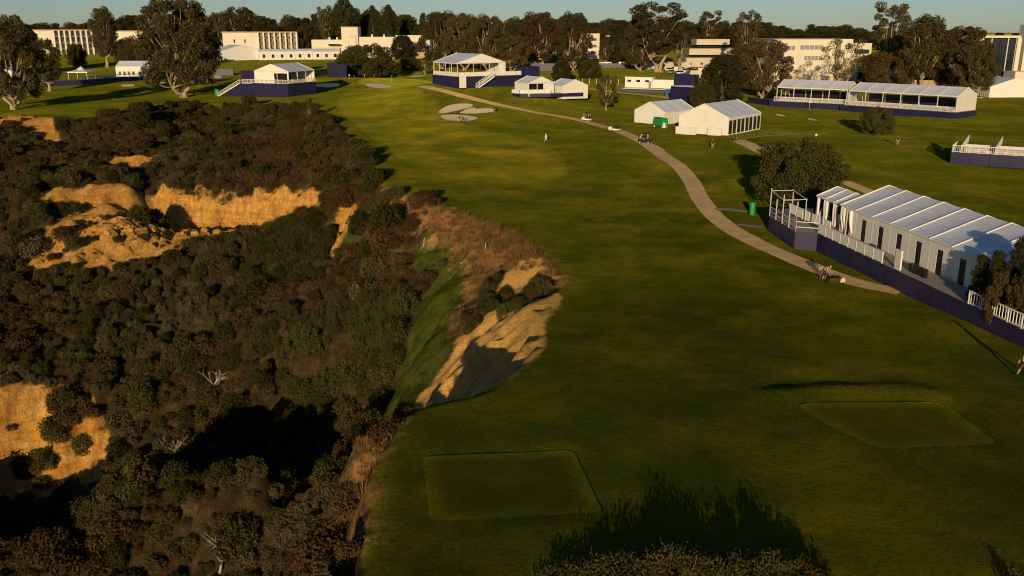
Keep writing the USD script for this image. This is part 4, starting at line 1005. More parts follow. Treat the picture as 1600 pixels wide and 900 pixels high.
def balcony_hotel(label, px_l, px_r, py, top, blank, bays, storeys, rel=0, blank_w=None):
    t, L, k = building('hotel', label, px_l, px_r, py, rel)
    Ht = (py - top) / k
    MB().box(0, L, 2.2, 16, 0, Ht).out(t, 'wall', M['wallwhite'])
    bl = blank
    if bl > 0:
        MB().box(0, bl, 0, 2.2, 0, Ht - 0.01).out(t, 'blank_wall', M['wallwhite'])
        for j in range(2):
            MB().box(bl * 0.3 + j * bl * 0.3, bl * 0.3 + 1.0 + j * bl * 0.3, -0.05, -0.01, Ht * 0.55, Ht * 0.7).out(t, 'window', M['glass'])
    MB().box(-0.5, L + 0.5, -0.5, 16.5, Ht, Ht + 0.6).out(t, 'roof_edge', M['cap'])
    w = (L - bl) / bays
    sh = Ht / storeys
    for i in range(bays + 1):
        x = bl + i * w
        MB().box(x - 0.5, x + 0.5, -0.3, 2.2, 0, Ht - 0.02).out(t, 'fin', M['wallwhite'])
    for s in range(storeys):
        for i in range(bays):
            x = bl + i * w
            MB().box(x + 0.45, x + w - 0.45, 2.12, 2.18, s * sh + 0.1, (s + 1) * sh - 0.4).out(t, 'window', M['dark'])
            MB().box(x + 0.43, x + w - 0.43, 0.5, 2.1, (s + 1) * sh - 0.22, (s + 1) * sh).out(t, 'balcony', M['cap'])
            MB().box(x + 0.43, x + w - 0.43, 0.55, 0.65, s * sh, s * sh + 0.8).out(t, 'parapet', M['barkdark'])
    return t, L, Ht
balcony_hotel('cream balcony building with dark recesses at the far left', 58, 156, 85, 53.5, 12.0, 8, 4)
t, L, Ht = balcony_hotel('low white wing with a few windows behind the left eucalyptus', 182, 262, 85, 54, 24.0, 2, 3)
balcony_hotel('cream balcony building right of the big eucalyptus', 350, 465, 85, 54, 22.0, 7, 4)
# clubhouse with its tower
t, L, k = building('clubhouse', 'white clubhouse with a square tower and arched openings', 488, 662, 89)
hz = lambda row: (89 - row) / k
xq = lambda px: (px - 488) / k
MB().box(0, xq(533), 0, 14, 0, hz(63)).out(t, 'low_wing', M['wallwhite'])
MB().box(xq(534), xq(558), -3, 8, 0, hz(46)).out(t, 'tower', M['wallwhite'])
MB().box(xq(533.4), xq(558.6), -3.3, 8.3, hz(46), hz(46) + 0.5).out(t, 'tower_cap', M['wallcream'])
MB().box(xq(545), xq(553), -3.12, -3.0, hz(60), hz(57)).box(xq(553.5), xq(557), -3.12, -3.0, hz(69), hz(57)).out(t, 'tower_panel', M['wallcream'])
MB().box(xq(558.2), xq(612), -1, 14, 0, hz(59)).out(t, 'main_hall', M['wallwhite'])
MB().box(xq(612.1), xq(662), 0.5, 14, 0, hz(56.5)).out(t, 'right_wing', M['wallwhite'])
MB().box(xq(492), xq(530), -2.5, 0, 0, hz(74)).out(t, 'terrace_block', M['wallcream'])
for px in (512, 523, 575, 593):
    MB().box(xq(px), xq(px) + 1.0, 3, 4, hz(63) if px < 540 else hz(59), (hz(63) if px < 540 else hz(59)) + 1.4).out(t, 'chimney', M['wallwhite'])
for j in range(4):
    x = xq(561 + j * 4.6)
    arch = [(x, 0), (x + 1.2, 0)] + [(x + 0.6 + 0.6 * math.cos(a), 2.2 + 0.6 * math.sin(a)) for a in np.linspace(0, math.pi, 7)]
    m = trimesh.creation.extrude_polygon(Polygon(arch), 0.06, engine='earcut')
    v = np.array(m.vertices)
    part(t, 'arched_opening', (np.c_[v[:, 0], -1.02 - v[:, 2], v[:, 1] + hz(82.5)], np.array(m.faces)[:, ::-1]), M['dark'])
MB().box(xq(514), xq(532), -2.6, -2.5, hz(71.5), hz(69)).out(t, 'window_band', M['glass'])
MB().box(xq(624), xq(634), 0.42, 0.48, hz(72), hz(62)).out(t, 'window', M['glass'])
# garden walls right of the clubhouse
for (a, b, c_, hh, lab, mm) in ((612, 646, 91, 4.5, 'low white wall below the right wing of the clubhouse', 'wallwhite'), (644, 664, 91, 3.4, 'low tan wall at the right end of the clubhouse garden', 'cap'), (858, 870, 84, 3.0, 'short white wall seen between the central trees', 'wallwhite')):
    t, L, k = building('garden_wall', lab, a, b, c_)
    MB().box(0, L, 0, 0.4, 0, hh).out(t, 'wall', M[mm]); MB().box(-0.1, L + 0.1, -0.1, 0.5, hh, hh + 0.25).out(t, 'coping', M['wallcream'])
    t.SetCustomDataByKey('category', 'wall')
# three storey office
t, L, k = building('office_building', 'small white three storey office with square windows amid the central trees', 907, 936, 92)
hz = lambda row: (92 - row) / k
MB().box(0, L, 0, 14, 0, hz(55)).out(t, 'wall', M['wallwhite']); MB().box(-0.2, L + 0.2, -0.2, 14.2, hz(55), hz(54.3)).out(t, 'roof_edge', M['wallcream'])
for s in range(3):
    for j, (u0, u1) in enumerate(((0.38, 0.5), (0.55, 0.85))):
        window_on(t, t, L * u0, L * u1, 0.0, hz(65 + s * 9.5), hz(61 + s * 9.5), 'dark')
t, L, k = building('annex_building', 'narrow white annex right of the three storey office', 948, 958, 92)
MB().box(0, L, 0, 10, 0, (92 - 57) / k).out(t, 'wall', M['wallwhite'])
for s in range(3):
    window_on(t, t, L * 0.2, L * 0.8, 0.0, (92 - 71 - s * 8) / k, (92 - 67 - s * 8) / k)
# terraced building
t, L, k = building('terraced_building', 'cream terraced building of stepped storeys above the car park', 1072, 1146, 104)
hz = lambda row: (104 - row) / k
xq = lambda px: (px - 1072) / k
for (a, b, r0, r1, y) in ((1092, 1142, 72, 63.5, 10), (1078, 1146, 86, 77, 4), (1072, 1146, 104, 90, 0)):
    MB().box(xq(a), xq(b), y, 24, hz(r0), hz(r1)).out(t, 'storey_wall', M['wallcream'])
for (a, b, r0, r1, y) in ((1094, 1140, 76.5, 72.3, 12), (1080, 1144, 89.5, 86.3, 6)):
    MB().box(xq(a), xq(b), y, 24, hz(r0), hz(r1)).out(t, 'window_band', M['glass'])
for j in range(3):
    MB().box(xq(1076 + j * 17), xq(1080 + j * 17), -0.05, -0.01, hz(100), hz(97)).out(t, 'window', M['dark'])
# broad white building behind the leaning tree
t, L, k = building('research_building', 'broad white building with grey window bands behind the pale leaning tree', 1205, 1352, 128)
hz = lambda row: (128 - row) / k
xq = lambda px: (px - 1205) / k
MB().box(0, xq(1295), 0, 26, 0, hz(68)).out(t, 'main_wall', M['wallwhite'])
MB().box(xq(1295.2), xq(1312), -5, 20, 0, hz(67)).out(t, 'stair_tower', M['wallwhite'])
MB().box(xq(1312.2), xq(1350), 2, 20, 0, hz(73)).out(t, 'right_wing', M['wallwhite'])
MB().box(-0.3, xq(1295.3) - 0.1, -0.3, 26.3, hz(68), hz(67)).out(t, 'roof_edge', M['wallcream'])
for (a, b, r0, r1) in ((1243, 1277, 82, 76), (1250, 1276, 97, 91), (1210, 1236, 83, 77), (1210, 1236, 98, 92)):
    n = 5
    for j in range(n):
        x0, x1 = xq(a) + j * (xq(b) - xq(a)) / n, xq(a) + (j + 1) * (xq(b) - xq(a)) / n
        MB().box(x0 + 0.1, x1 - 0.1, -0.06, -0.01, hz(r0), hz(r1)).out(t, 'window', M['carGrey'])
for (r0, r1) in ((88, 82), (101, 95)):
    MB().box(xq(1325), xq(1347), 1.94, 1.99, hz(r0), hz(r1)).out(t, 'window_band', M['dark'])
MB().box(xq(1228), xq(1260), -0.06, -0.01, 0.2, hz(112)).out(t, 'loading_door', M['wallcream'])
MB().box(xq(1258), xq(1290), -4, -0.1, 0, hz(119)).out(t, 'plinth', M['wallcream'])
# glass fronted building, far right
t, L, k = building('glass_building', 'white framed building with a tall dark glass front at the right edge', 1528, 1660, 128)
hz = lambda row: (128 - row) / k
xq = lambda px: (px - 1528) / k
MB().box(xq(1518), xq(1534), 3, 22, 0, hz(66)).out(t, 'side_wall', M['wallwhite'])
MB().box(xq(1534), xq(1584), 3, 22, hz(69), hz(66)).out(t, 'head_beam', M['wallwhite'])
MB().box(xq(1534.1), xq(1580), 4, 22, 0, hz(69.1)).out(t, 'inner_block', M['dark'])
for i in range(4):
    for s in range(4):
        a, b = 1535 + i * 11.2, 1535 + i * 11.2 + 10.4
        r0, r1 = 112 - s * 10.6, 112 - s * 10.6 - 9.8
        MB().box(xq(a), xq(b), 3.6, 3.66, hz(r0), hz(r1)).out(t, 'pane', M['glass'])
for i in (1, 3, 4):
    MB().box(xq(1534.4 + i * 11.2) - 0.16, xq(1534.4 + i * 11.2) + 0.16, 3.4, 3.7, hz(112), hz(69.1)).out(t, 'mullion', M['wallwhite'])
MB().box(xq(1579), xq(1584.5), 2.6, 10, 0, hz(69.2)).out(t, 'column', M['wallwhite'])
MB().box(xq(1588), xq(1670), 2, 7, 0, hz(52)).out(t, 'tower', M['wallwhite'])
for s in range(3):
    MB().box(xq(1596), xq(1604), 1.94, 1.99, hz(112 - s * 14), hz(101 - s * 14)).out(t, 'window', M['glass'])
MB().box(xq(1565), xq(1662), -6, 2, hz(124), hz(112)).out(t, 'balcony_block', M['wallwhite'])
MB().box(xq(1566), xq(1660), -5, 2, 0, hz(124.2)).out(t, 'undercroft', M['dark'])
# low perimeter walls and screens of the car park
for (a, b, py, h, lab, mm, st) in ((1005, 1078, 108, 3.2, 'long pale wall behind the parked cars', 'wallcream', 5.0), (1078, 1215, 122, 3.0, 'pale wall running right from the car park', 'wallcream', 6.0), (818, 868, 111, 3.4, 'navy fence below the green mound', 'navy', 4.0), (930, 1005, 106, 2.2, 'navy fence in front of the white vans', 'navy', 4.0)):
    g0, g1 = on(a, py), on(b, py)
    t = thing('perimeter_fence', lab, 'fence', (*g0[:2], g0[2] - 0.1), 0)
    screen(t, [np.zeros(3), np.array([g1[0] - g0[0], g1[1] - g0[1], 0])], h, st, 0.2, mm, 'panel')
t = thing('fence', 'green mesh covered bank fence above the navy fence', 'fence', on(816, 100), 0)
g1 = on(884, 100) - on(816, 100)
screen(t, [np.zeros(3), np.array([g1[0], g1[1], 0])], 4.6, 5.0, 0.15, 'fenceGreen', 'panel')
t = thing('post_fence', 'light fence of thin pale posts by the dirt road', 'fence', on(910, 132), 0)
g1 = on(1000, 136) - on(910, 132)
for i in range(9):
    p = g1 * i / 8
    MB().bar((p[0], p[1], 0), (p[0], p[1], 2.2), 0.1).out(t, 'post', M['steel'])
t = thing('brick_wall', 'low brown wall under the trees right of the viewing tents', 'wall', on(1412, 140), 0)
g1 = on(1486, 143) - on(1412, 140)
screen(t, [np.zeros(3), np.array([g1[0], g1[1], 0])], 3.2, 3.4, 0.25, 'cap', 'panel')
# ---------------------------------------------------------------- trees
def leaf_cards(rng, centers, radii, per, size, flat=0.8, shell=0.35):
    """Small leaf-sized faces spread through the lobes of a crown, each its own two triangles, thicker towards the outside of a lobe."""
    c = np.repeat(centers, per, 0); r = np.repeat(radii, per, 0)
    n = len(c)
    d = rng.normal(size=(n, 3)); d /= np.linalg.norm(d, axis=1, keepdims=True)
    rad = shell + (1 - shell) * rng.random(n) ** 0.5
    p = c + d * rad[:, None] * r * np.array([1, 1, flat])
    a = rng.normal(size=(n, 3)); a /= np.linalg.norm(a, axis=1, keepdims=True)
    b = np.cross(a, d + rng.normal(size=(n, 3)) * 0.6); b /= np.linalg.norm(b, axis=1, keepdims=True) + 1e-9
    s = size * (0.6 + 0.8 * rng.random(n))[:, None]
    v = np.stack([p - a * s - b * s * 0.55, p + a * s * 0.2 - b * s * 0.75, p + a * s * 1.1 + b * s * 0.1, p - a * s * 0.1 + b * s * 0.7], 1).reshape(-1, 3)
    i = np.arange(n)[:, None] * 4
    return v, np.vstack([i + [0, 1, 2], i + [0, 2, 3]])

def make_tree(name, label, seed, h, w, clear, lobes, per, leaf, leafmat, bark, lobe_r, stems=1, lean=0.0, form='round', flat=0.8):
    """h tall, w wide; the crown starts at clear*h. Limbs run from the trunk to each lobe of the crown."""
    rng = np.random.default_rng(seed)
    t = thing(name, label, 'tree')
    cen = []
    for k in range(lobes):
        u = (k + 0.5) / lobes
        z = clear + (1 - clear) * (0.06 + 0.90 * u)
        if form == 'round':
            e = math.sqrt(max(0.05, 1 - ((u - 0.42) / 0.62) ** 2))
        elif form == 'cone':
            e = 0.15 + 0.85 * (1 - u) ** 0.8
        elif form == 'umbrella':
            e = 0.35 + 0.65 * math.sin(min(1, u * 1.15) * math.pi * 0.5) if u < 0.8 else 0.75
        elif form == 'column':
            e = 0.75 + 0.25 * math.sin(u * 3.0)
        else:
            e = 0.45 + 0.55 * math.sin(u * math.pi)
        a = k * 2.399 + rng.random() * 0.9
        q = e * (0.35 + 0.65 * math.sqrt(rng.random()))
        cen.append((math.cos(a) * q * (w / 2 - lobe_r * 0.6) + lean * h * z, math.sin(a) * q * (w / 2 - lobe_r * 0.6), z * h - lobe_r * 0.35))
    cen = np.array(cen)
    rad = lobe_r * (0.65 + 0.6 * rng.random((lobes, 1))) * np.ones((1, 3))
    v, f = leaf_cards(rng, cen, rad, per, leaf, flat)
    v[:, 2] = np.maximum(v[:, 2], 0.15)
    tr = MB()
    base_r = 0.030 * h if stems == 1 else 0.022 * h
    forks = []
    for s in range(stems):
        a = s * 2 * math.pi / stems + 0.6
        off = 0.0 if stems == 1 else 0.12 * w
        top = np.array([math.cos(a) * off + lean * h * clear * 0.8, math.sin(a) * off, h * max(clear, 0.12) * (0.75 + 0.2 * (s % 2))])
        mid = top * [0.35, 0.35, 0.5] + np.r_[rng.normal(size=2) * 0.012 * h, 0]
        tr.tube([(math.cos(a) * base_r * (stems > 1), math.sin(a) * base_r * (stems > 1), -0.4), (math.cos(a) * base_r * 0.8 * (stems > 1), math.sin(a) * base_r * 0.8 * (stems > 1), 0.04 * h), mid, top], [base_r * 1.5, base_r, base_r * 0.85, base_r * 0.65], 8)
        forks.append(top)
    lead = np.array([lean * h * 0.8, 0, h * 0.82])
    tr.tube([forks[0], (forks[0] + lead) / 2 + np.r_[rng.normal(size=2) * 0.02 * h, 0], lead], [base_r * 0.6, base_r * 0.4, base_r * 0.12], 6)
    for k in range(0, lobes, 1 if lobes < 30 else 2):
        st = forks[k % stems]
        e = cen[k]
        m = st * 0.5 + e * 0.5 + np.r_[rng.normal(size=2) * 0.02 * h, -0.02 * h]
        tr.tube([st, m, e], [base_r * 0.42, base_r * 0.26, base_r * 0.08], 5)
    tr.out(t, 'trunk', M[bark], smooth=60)
    part(t, 'crown', (v, f), M[leafmat])
    return t, h, w

PROTO = {}
SPEC = {  # name, seed, h, w, clear, lobes, per, leaf, leafmat, bark, lobe_r, stems, lean, form, flat
    'euc_broad': ('eucalyptus_tree', 1, 24, 22, 0.14, 78, 300, 0.24, 'leafEuc', 'bark', 2.1, 3, 0.0, 'round', 0.8),
    'euc_rust': ('eucalyptus_tree', 2, 20, 17, 0.16, 64, 300, 0.23, 'leafRust', 'bark', 1.75, 3, 0.0, 'round', 0.8),
    'euc_tall': ('eucalyptus_tree', 3, 26, 13, 0.2, 54, 300, 0.24, 'leafEuc', 'bark', 1.9, 1, 0.0, 'oval', 0.95),
    'euc_open': ('eucalyptus_tree', 4, 24, 17, 0.26, 40, 300, 0.22, 'leafEuc', 'bark', 1.95, 2, 0.03, 'umbrella', 0.62),
    'dense': ('broadleaf_tree', 5, 18, 16, 0.06, 60, 330, 0.26, 'leafDark', 'barkdark', 2.1, 1, 0.0, 'round', 0.9),
    'dense_b': ('broadleaf_tree', 6, 18, 13, 0.05, 52, 320, 0.26, 'leafEuc', 'barkdark', 2.0, 1, 0.0, 'oval', 1.0),
    'olive': ('broadleaf_tree', 7, 9, 15, 0.10, 64, 380, 0.14, 'leafOlive', 'barkdark', 1.35, 3, 0.0, 'round', 0.85),
    'pine': ('pine_tree', 8, 20, 11, 0.15, 44, 300, 0.19, 'leafPine', 'barkdark', 1.45, 1, 0.0, 'cone', 0.7),
    'column': ('pine_tree', 9, 26, 8, 0.10, 34, 220, 0.28, 'leafPine', 'barkdark', 1.7, 1, 0.0, 'column', 1.1),
    'pale': ('eucalyptus_tree', 10, 15, 13, 0.3, 22, 170, 0.16, 'leafPale', 'bark', 1.5, 2, 0.10, 'umbrella', 0.8),
    'sparse': ('young_tree', 11, 8, 7, 0.22, 16, 120, 0.16, 'leafOlive', 'bark', 1.0, 1, 0.0, 'oval', 1.0),
    'rustdome': ('broadleaf_tree', 12, 10, 16, 0.08, 52, 320, 0.19, 'leafRust', 'barkdark', 1.6, 2, 0.0, 'round', 0.8),
}

def tree_at(kind, loc, h, w, label, group=None, rz=None, rng=random):
    sp = SPEC[kind]
    rz = rng.uniform(0, 360) if rz is None else rz
    if kind not in PROTO:
        PROTO[kind] = make_tree(sp[0], label, sp[1], *sp[2:6], sp[6], sp[7], sp[8], sp[9], sp[10], sp[11], sp[12], sp[13], sp[14])
        t, h0, w0 = PROTO[kind]
        X = UsdGeom.Xformable(t).GetOrderedXformOps()
        X[0].Set(Gf.Vec3d(*map(float, loc))); X[1].Set(float(rz)); X[2].Set(Gf.Vec3f(w / w0, w / w0, h / h0))
        tag(t, label, None, group)
        return t
    t, h0, w0 = PROTO[kind]
    return copy_of(t, label, loc, rz, (w / w0, w / w0, h / h0), group=group)

rngT = random.Random(42)
def tree_px(kind, px, base, top, wpx, label, group=None, rz=None):
    g = gnd(px, base)
    k = pxm(g)
    z = float(height(g[0], g[1]))
    return tree_at(kind, (g[0], g[1], z - 0.1), (base - top) / k * 1.03, wpx / k, label, group, rz, rngT)

tree_px('euc_broad', 22, 172, 50, 100, 'large eucalyptus with pale forked trunk at the far left edge of the lawn', rz=30)
tree_px('euc_broad', 286, 151, 14, 130, 'huge eucalyptus with a pale leaning trunk left of the raised pavilion', rz=200)
tree_px('euc_tall', 168, 105, 26, 40, 'tall slim eucalyptus between the two left balcony wings')
tree_px('euc_tall', 326, 133, 40, 48, 'narrower eucalyptus just right of the huge one')
tree_px('euc_tall', 78, 143, 74, 42, 'slender eucalyptus right of the far left eucalyptus')
tree_px('dense', 122, 104, 74, 28, 'small dark round tree in front of the far left balcony building')
tree_px('dense_b', 200, 104, 66, 40, 'dark tree left of the low white wing')
tree_px('dense', 240, 108, 60, 50, 'dark bushy tree at the left foot of the huge eucalyptus')
tree_px('dense_b', 212, 106, 72, 44, 'shorter olive tree behind the white tent at the left')
tree_px('dense', 0, 118, 50, 50, 'dark tree at the extreme left edge')
tree_px('olive', 575, 122, 74, 104, 'wide low olive tree in front of the arched clubhouse wall', rz=0)
tree_px('olive', 545, 118, 84, 44, 'low pale bush tree by the white cabinet')
tree_px('dense', 630, 92, 57, 40, 'dark round tree against the right wing of the clubhouse')
tree_px('dense', 474, 84, 48, 28, 'dark bush between the balcony building and the clubhouse')
tree_px('sparse', 664, 117, 92, 32, 'small sparse tree on the lawn left of the central pavilion')
tree_px('olive', 640, 112, 92, 40, 'low brown shrub tree below the clubhouse garden wall')
tree_px('sparse', 483, 185, 146, 22, 'thin pale stemmed sapling at the rim of the brush')
tree_px('euc_broad', 690, 108, 26, 78, 'dense brown tree right of the clubhouse, first of the tall central mass')
tree_px('euc_rust', 726, 110, 28, 74, 'russet tree above the roof of the central pavilion')
tree_px('euc_broad', 762, 112, 30, 74, 'broad brown tree behind the navy screen of the central pavilion')
tree_px('euc_rust', 800, 112, 58, 58, 'lower russet tree right of the central pavilion screen')
tree_px('euc_rust', 842, 105, 26, 78, 'rust brown tall tree above the green mound')
tree_px('euc_broad', 895, 110, 26, 62, 'tall eucalyptus left of the three storey office')
tree_px('dense', 877, 128, 97, 32, 'small round tree on the lawn below the navy fence')
tree_px('olive', 920, 124, 96, 40, 'low bushy tree right of the small round tree')
tree_px('dense', 962, 100, 56, 46, 'dark tree right of the three storey office')
tree_px('euc_tall', 945, 102, 66, 24, 'slim brown tree in front of the annex')
tree_px('sparse', 947, 176, 122, 40, 'young thin pine alone on the lawn above the two white tents')
tree_px('euc_open', 1028, 114, 13, 104, 'great open eucalyptus with pale twisting limbs beside the car park', rz=120)
tree_px('euc_broad', 1000, 112, 32, 66, 'dense eucalyptus left of the great open one')
tree_px('pale', 1060, 113, 56, 30, 'pale half bare tree right of the great open eucalyptus')
tree_px('dense', 1128, 162, 92, 72, 'dark dense tree right of the navy blocks')
tree_px('olive', 1096, 170, 132, 40, 'low olive tree at the corner of the navy storage block')
tree_px('euc_rust', 1192, 152, 70, 88, 'russet eucalyptus with pale stems in front of the broad white building', rz=40)
tree_px('euc_rust', 1156, 140, 76, 46, 'russet tree left of the broad white building')
tree_px('euc_open', 1162, 118, 27, 46, 'tall eucalyptus behind the russet trees')
tree_px('pale', 1316, 147, 70, 72, 'pale half bare tree with a leaning white trunk between the viewing tents', rz=90)
tree_px('rustdome', 1383, 140, 90, 84, 'rust brown domed tree behind the right viewing tent')
tree_px('euc_open', 1386, 128, 21, 62, 'tallest open eucalyptus above the rust brown dome')
tree_px('euc_rust', 1352, 134, 92, 36, 'russet tree right of the broad white building')
tree_px('euc_tall', 1437, 142, 42, 66, 'dense tall tree above the right end of the viewing tents')
tree_px('euc_rust', 1498, 144, 58, 78, 'brown tree with pale stems left of the glass building')
tree_px('euc_broad', 1520, 150, 78, 58, 'olive brown tree just left of the white tent at the right edge')
tree_px('pale', 1542, 150, 110, 26, 'small pale green tree against the white tent at the right edge')
tree_px('dense', 1462, 140, 104, 36, 'dark bush between the two brown trees at the right')
tree_px('olive', 1370, 210, 172, 54, 'solitary leaning bush tree on the right fairway', rz=60)
tree_px('olive', 1244, 318, 226, 158, 'big round olive tree behind the far corner of the navy platform', rz=15)
tree_px('sparse', 1590, 112, 80, 26, 'small tree at the foot of the right edge building')

# the skyline of trees beyond the buildings: heights follow the photograph's tree line
sk_x = [-40, 0, 40, 100, 150, 200, 250, 330, 350, 365, 400, 425, 445, 470, 500, 520, 536, 548, 562, 592, 604, 615, 640, 660, 690, 720, 750, 780, 800, 850, 880, 920, 950, 990, 1030, 1110, 1150, 1200, 1260, 1300, 1340, 1400, 1450, 1500, 1550, 1600, 1640]
sk_y = [42, 40, 40, 38, 36, 30, 26, 22, 24, 20, 15, 30, 32, 26, 26, 14, 22, 4, 24, 14, 22, 12, 22, 22, 22, 24, 30, 32, 28, 26, 25, 32, 32, 34, 30, 30, 30, 40, 40, 38, 46, 40, 44, 45, 48, 44, 44]
kinds = ['dense', 'dense_b', 'dense', 'dense_b', 'pine']
NAMEK = {'dense': 'dark rounded tree', 'dense_b': 'tall brownish tree', 'pine': 'dark pointed pine', 'column': 'dark columnar pine', 'euc_open': 'open crowned eucalyptus', 'euc_tall': 'slim eucalyptus'}
def zone(px):
    return 'at the far left' if px < 160 else 'behind the left balcony wings' if px < 345 else 'behind the cream balcony building' if px < 470 else 'behind the clubhouse' if px < 670 else 'behind the central tree mass' if px < 880 else 'behind the three storey office' if px < 1000 else 'behind the terraced building' if px < 1190 else 'behind the broad white building' if px < 1360 else 'behind the trees at the right'
for row, (base, step, drop) in enumerate(((86, 23, 0), (90, 27, 7), (93.5, 33, 16))):
    px = -50 + row * 9
    while px < 1660:
        top = np.interp(px, sk_x, sk_y) + drop + rngT.uniform(-2, 8 if row else 5)
        kd = rngT.choice(kinds)
        if row == 2 and (480 < px < 665 or px < 265 or 340 < px < 470 or 895 < px < 965 or 1070 < px < 1150 or 1205 < px < 1355 or px > 1525):
            px += step; continue
        if row == 1 and (535 < px < 615 or px > 1525 or 1215 < px < 1350):
            kd = 'dense'
        dd = (760, 700, 650)[row] + rngT.uniform(-18, 18)
        p = np.array([(px - 800) / FPX * dd, dd])
        z = float(height(*p))
        k = FPX / math.hypot(*p)
        hh = (CAM_H - z) - (top - HORIZON) / FPX * math.hypot(*p)
        wpx = {'pine': 24, 'dense': 46, 'dense_b': 38}[kd] * rngT.uniform(0.85, 1.25)
        tree_at(kd, (*p, z - 0.2), hh, wpx / k, f'{NAMEK[kd]} in the skyline row {zone(px)}', f'skyline trees {zone(px)}', None, rngT)
        px += step * rngT.uniform(0.8, 1.25)
for kd, px, top, wpx, lab in (('column', 548, -2, 27, 'very tall columnar pine rising highest behind the clubhouse tower'), ('euc_open', 519, 11, 30, 'bushy topped eucalyptus left of the columnar pine'), ('pine', 592, 10, 22, 'pointed pine right of the columnar pine'), ('pine', 615, 9, 26, 'second pointed pine over the main hall of the clubhouse'),
                              ('euc_open', 392, 13, 44, 'open crowned eucalyptus over the cream balcony building'), ('euc_open', 360, 20, 28, 'smaller open eucalyptus at the right shoulder of the huge one'), ('dense', 430, 29, 44, 'round dark tree right of the open crowned eucalyptus on the skyline'), ('euc_open', 1096, 18, 44, 'open eucalyptus rising behind the terraced building'), ('euc_tall', 190, 25, 30, 'slim skyline eucalyptus left of the huge one')):
    p = np.array([(px - 800) / FPX * 640, 640.0]); z = float(height(*p)); k = FPX / math.hypot(*p)
    tree_at(kd, (*p, z - 0.2), (CAM_H - z) - (top - HORIZON) / FPX * math.hypot(*p), wpx / k, lab, None, None, rngT)

# the tall pines that stand beyond the near edge of the picture and shade the lower right of the lawn
grove = ((30, -30, 21.0, 11, 'tall tree at the left of the grove behind the viewpoint'), (37, -24, 20.5, 11, 'broad tree in the grove behind the viewpoint'), (44, -34, 22.5, 12, 'tallest tree of the grove behind the viewpoint'), (51, -26, 21, 12, 'second tree from the right in the grove behind the viewpoint'), (59, -32, 21, 12, 'rightmost tree of the grove behind the viewpoint'))
for (x, y, h, w, lab) in grove:
    tree_at('euc_open', (x, y, 0), h, w, lab, None, None, rngT)

# ---------------------------------------------------------------- brush
def make_shrub(seed, w, h, lobes, per, leaf, lobe_r, twig=False, spiky=0.0):
    rng = np.random.default_rng(seed)
    a = rng.random(lobes) * 2 * math.pi; q = np.sqrt(rng.random(lobes)) * (w / 2 - lobe_r * 0.5)
    zz = h * (0.30 + 0.55 * (1 - (q / (w / 2)) ** 2) * (0.6 + 0.4 * rng.random(lobes)))
    cen = np.c_[np.cos(a) * q, np.sin(a) * q, zz]
    rad = lobe_r * (0.6 + 0.7 * rng.random((lobes, 1))) * np.ones((1, 3))
    v, f = leaf_cards(rng, cen, rad, per, leaf, 0.9, 0.45)
    if spiky:
        v[:, 2] += np.repeat(rng.random(len(v) // 4) ** 3 * spiky, 4)
    # a skirt of leaves down to the soil
    n = lobes * per // 4
    aa = rng.random(n) * 2 * math.pi; qq = w / 2 * (0.55 + 0.4 * rng.random(n))
    c2 = np.c_[np.cos(aa) * qq, np.sin(aa) * qq, rng.random(n) * h * 0.5 - 0.2]
    v2, f2 = leaf_cards(rng, c2, np.full((n, 3), 0.12), 1, leaf, 1.0)
    f = np.vstack([f, f2 + len(v)]); v = np.vstack([v, v2])
    st = MB()
    for k in range(0, lobes, 2):
        e = cen[k]
        st.tube([(e[0] * 0.1, e[1] * 0.1, -0.4), e * [0.6, 0.6, 0.5], e], [0.06, 0.045, 0.02], 4)
        if twig:
            for j in range(5):
                d = rng.normal(size=3) * [0.5, 0.5, 0.3] + [0, 0, 0.55]
                st.tube([e, e + d * lobe_r * 0.9, e + d * lobe_r * 1.5 + rng.normal(size=3) * 0.08], [0.02, 0.014, 0.006], 3)
    return (v, f), st.mesh()

SHR = {'brown': (101, 2.6, 1.7, 19, 130, 0.095, 0.52, 'brushBrown', 0.0), 'olive': (102, 2.8, 1.9, 22, 130, 0.09, 0.52, 'brushOlive', 0.4), 'green': (103, 2.8, 2.1, 20, 130, 0.095, 0.56, 'brushGreen', 0.4),
       'grey': (104, 2.4, 1.4, 18, 120, 0.08, 0.46, 'brushGrey', 0.0), 'brown2': (105, 3.2, 1.7, 24, 120, 0.095, 0.5, 'brushBrown', 0.3), 'green2': (106, 3.0, 2.2, 26, 130, 0.085, 0.48, 'leafOlive', 0.7)}
shr_mesh = {k: make_shrub(*s[:7], False, s[8]) for k, s in SHR.items()}
COLN = {'brown': 'brown twiggy', 'olive': 'olive', 'green': 'dark green', 'grey': 'grey brown', 'brown2': 'wide brown', 'green2': 'dense olive green'}

rngB = np.random.default_rng(7)
cand = []
gx, gy = np.meshgrid(np.arange(-200, 12, 1.45), np.arange(30, 262, 1.45))
pts = np.c_[gx.ravel(), gy.ravel()] + rngB.uniform(-0.65, 0.65, (gx.size, 2))
pts = pts[~shapely.contains_xy(PLATEAU.buffer(0.3), pts[:, 0], pts[:, 1])]
zz = height(pts[:, 0], pts[:, 1])
qx, qy, qd = project(np.c_[pts, zz])
vis = (qd > 0) & (qx > -160) & (qx < 1000) & (qy > 60) & (qy < 1020)
pts, zz, qx, qy = pts[vis], zz[vis], qx[vis], qy[vis]
gxs = (height(pts[:, 0] + 0.8, pts[:, 1]) - height(pts[:, 0] - 0.8, pts[:, 1])) / 1.6
gys = (height(pts[:, 0], pts[:, 1] + 0.8) - height(pts[:, 0], pts[:, 1] - 0.8)) / 1.6
slope = np.hypot(gxs, gys)
bare_u = shapely.unary_union([b.buffer(0) for b in BARE])
rust_u = shapely.unary_union([rust_p, rust2_p])
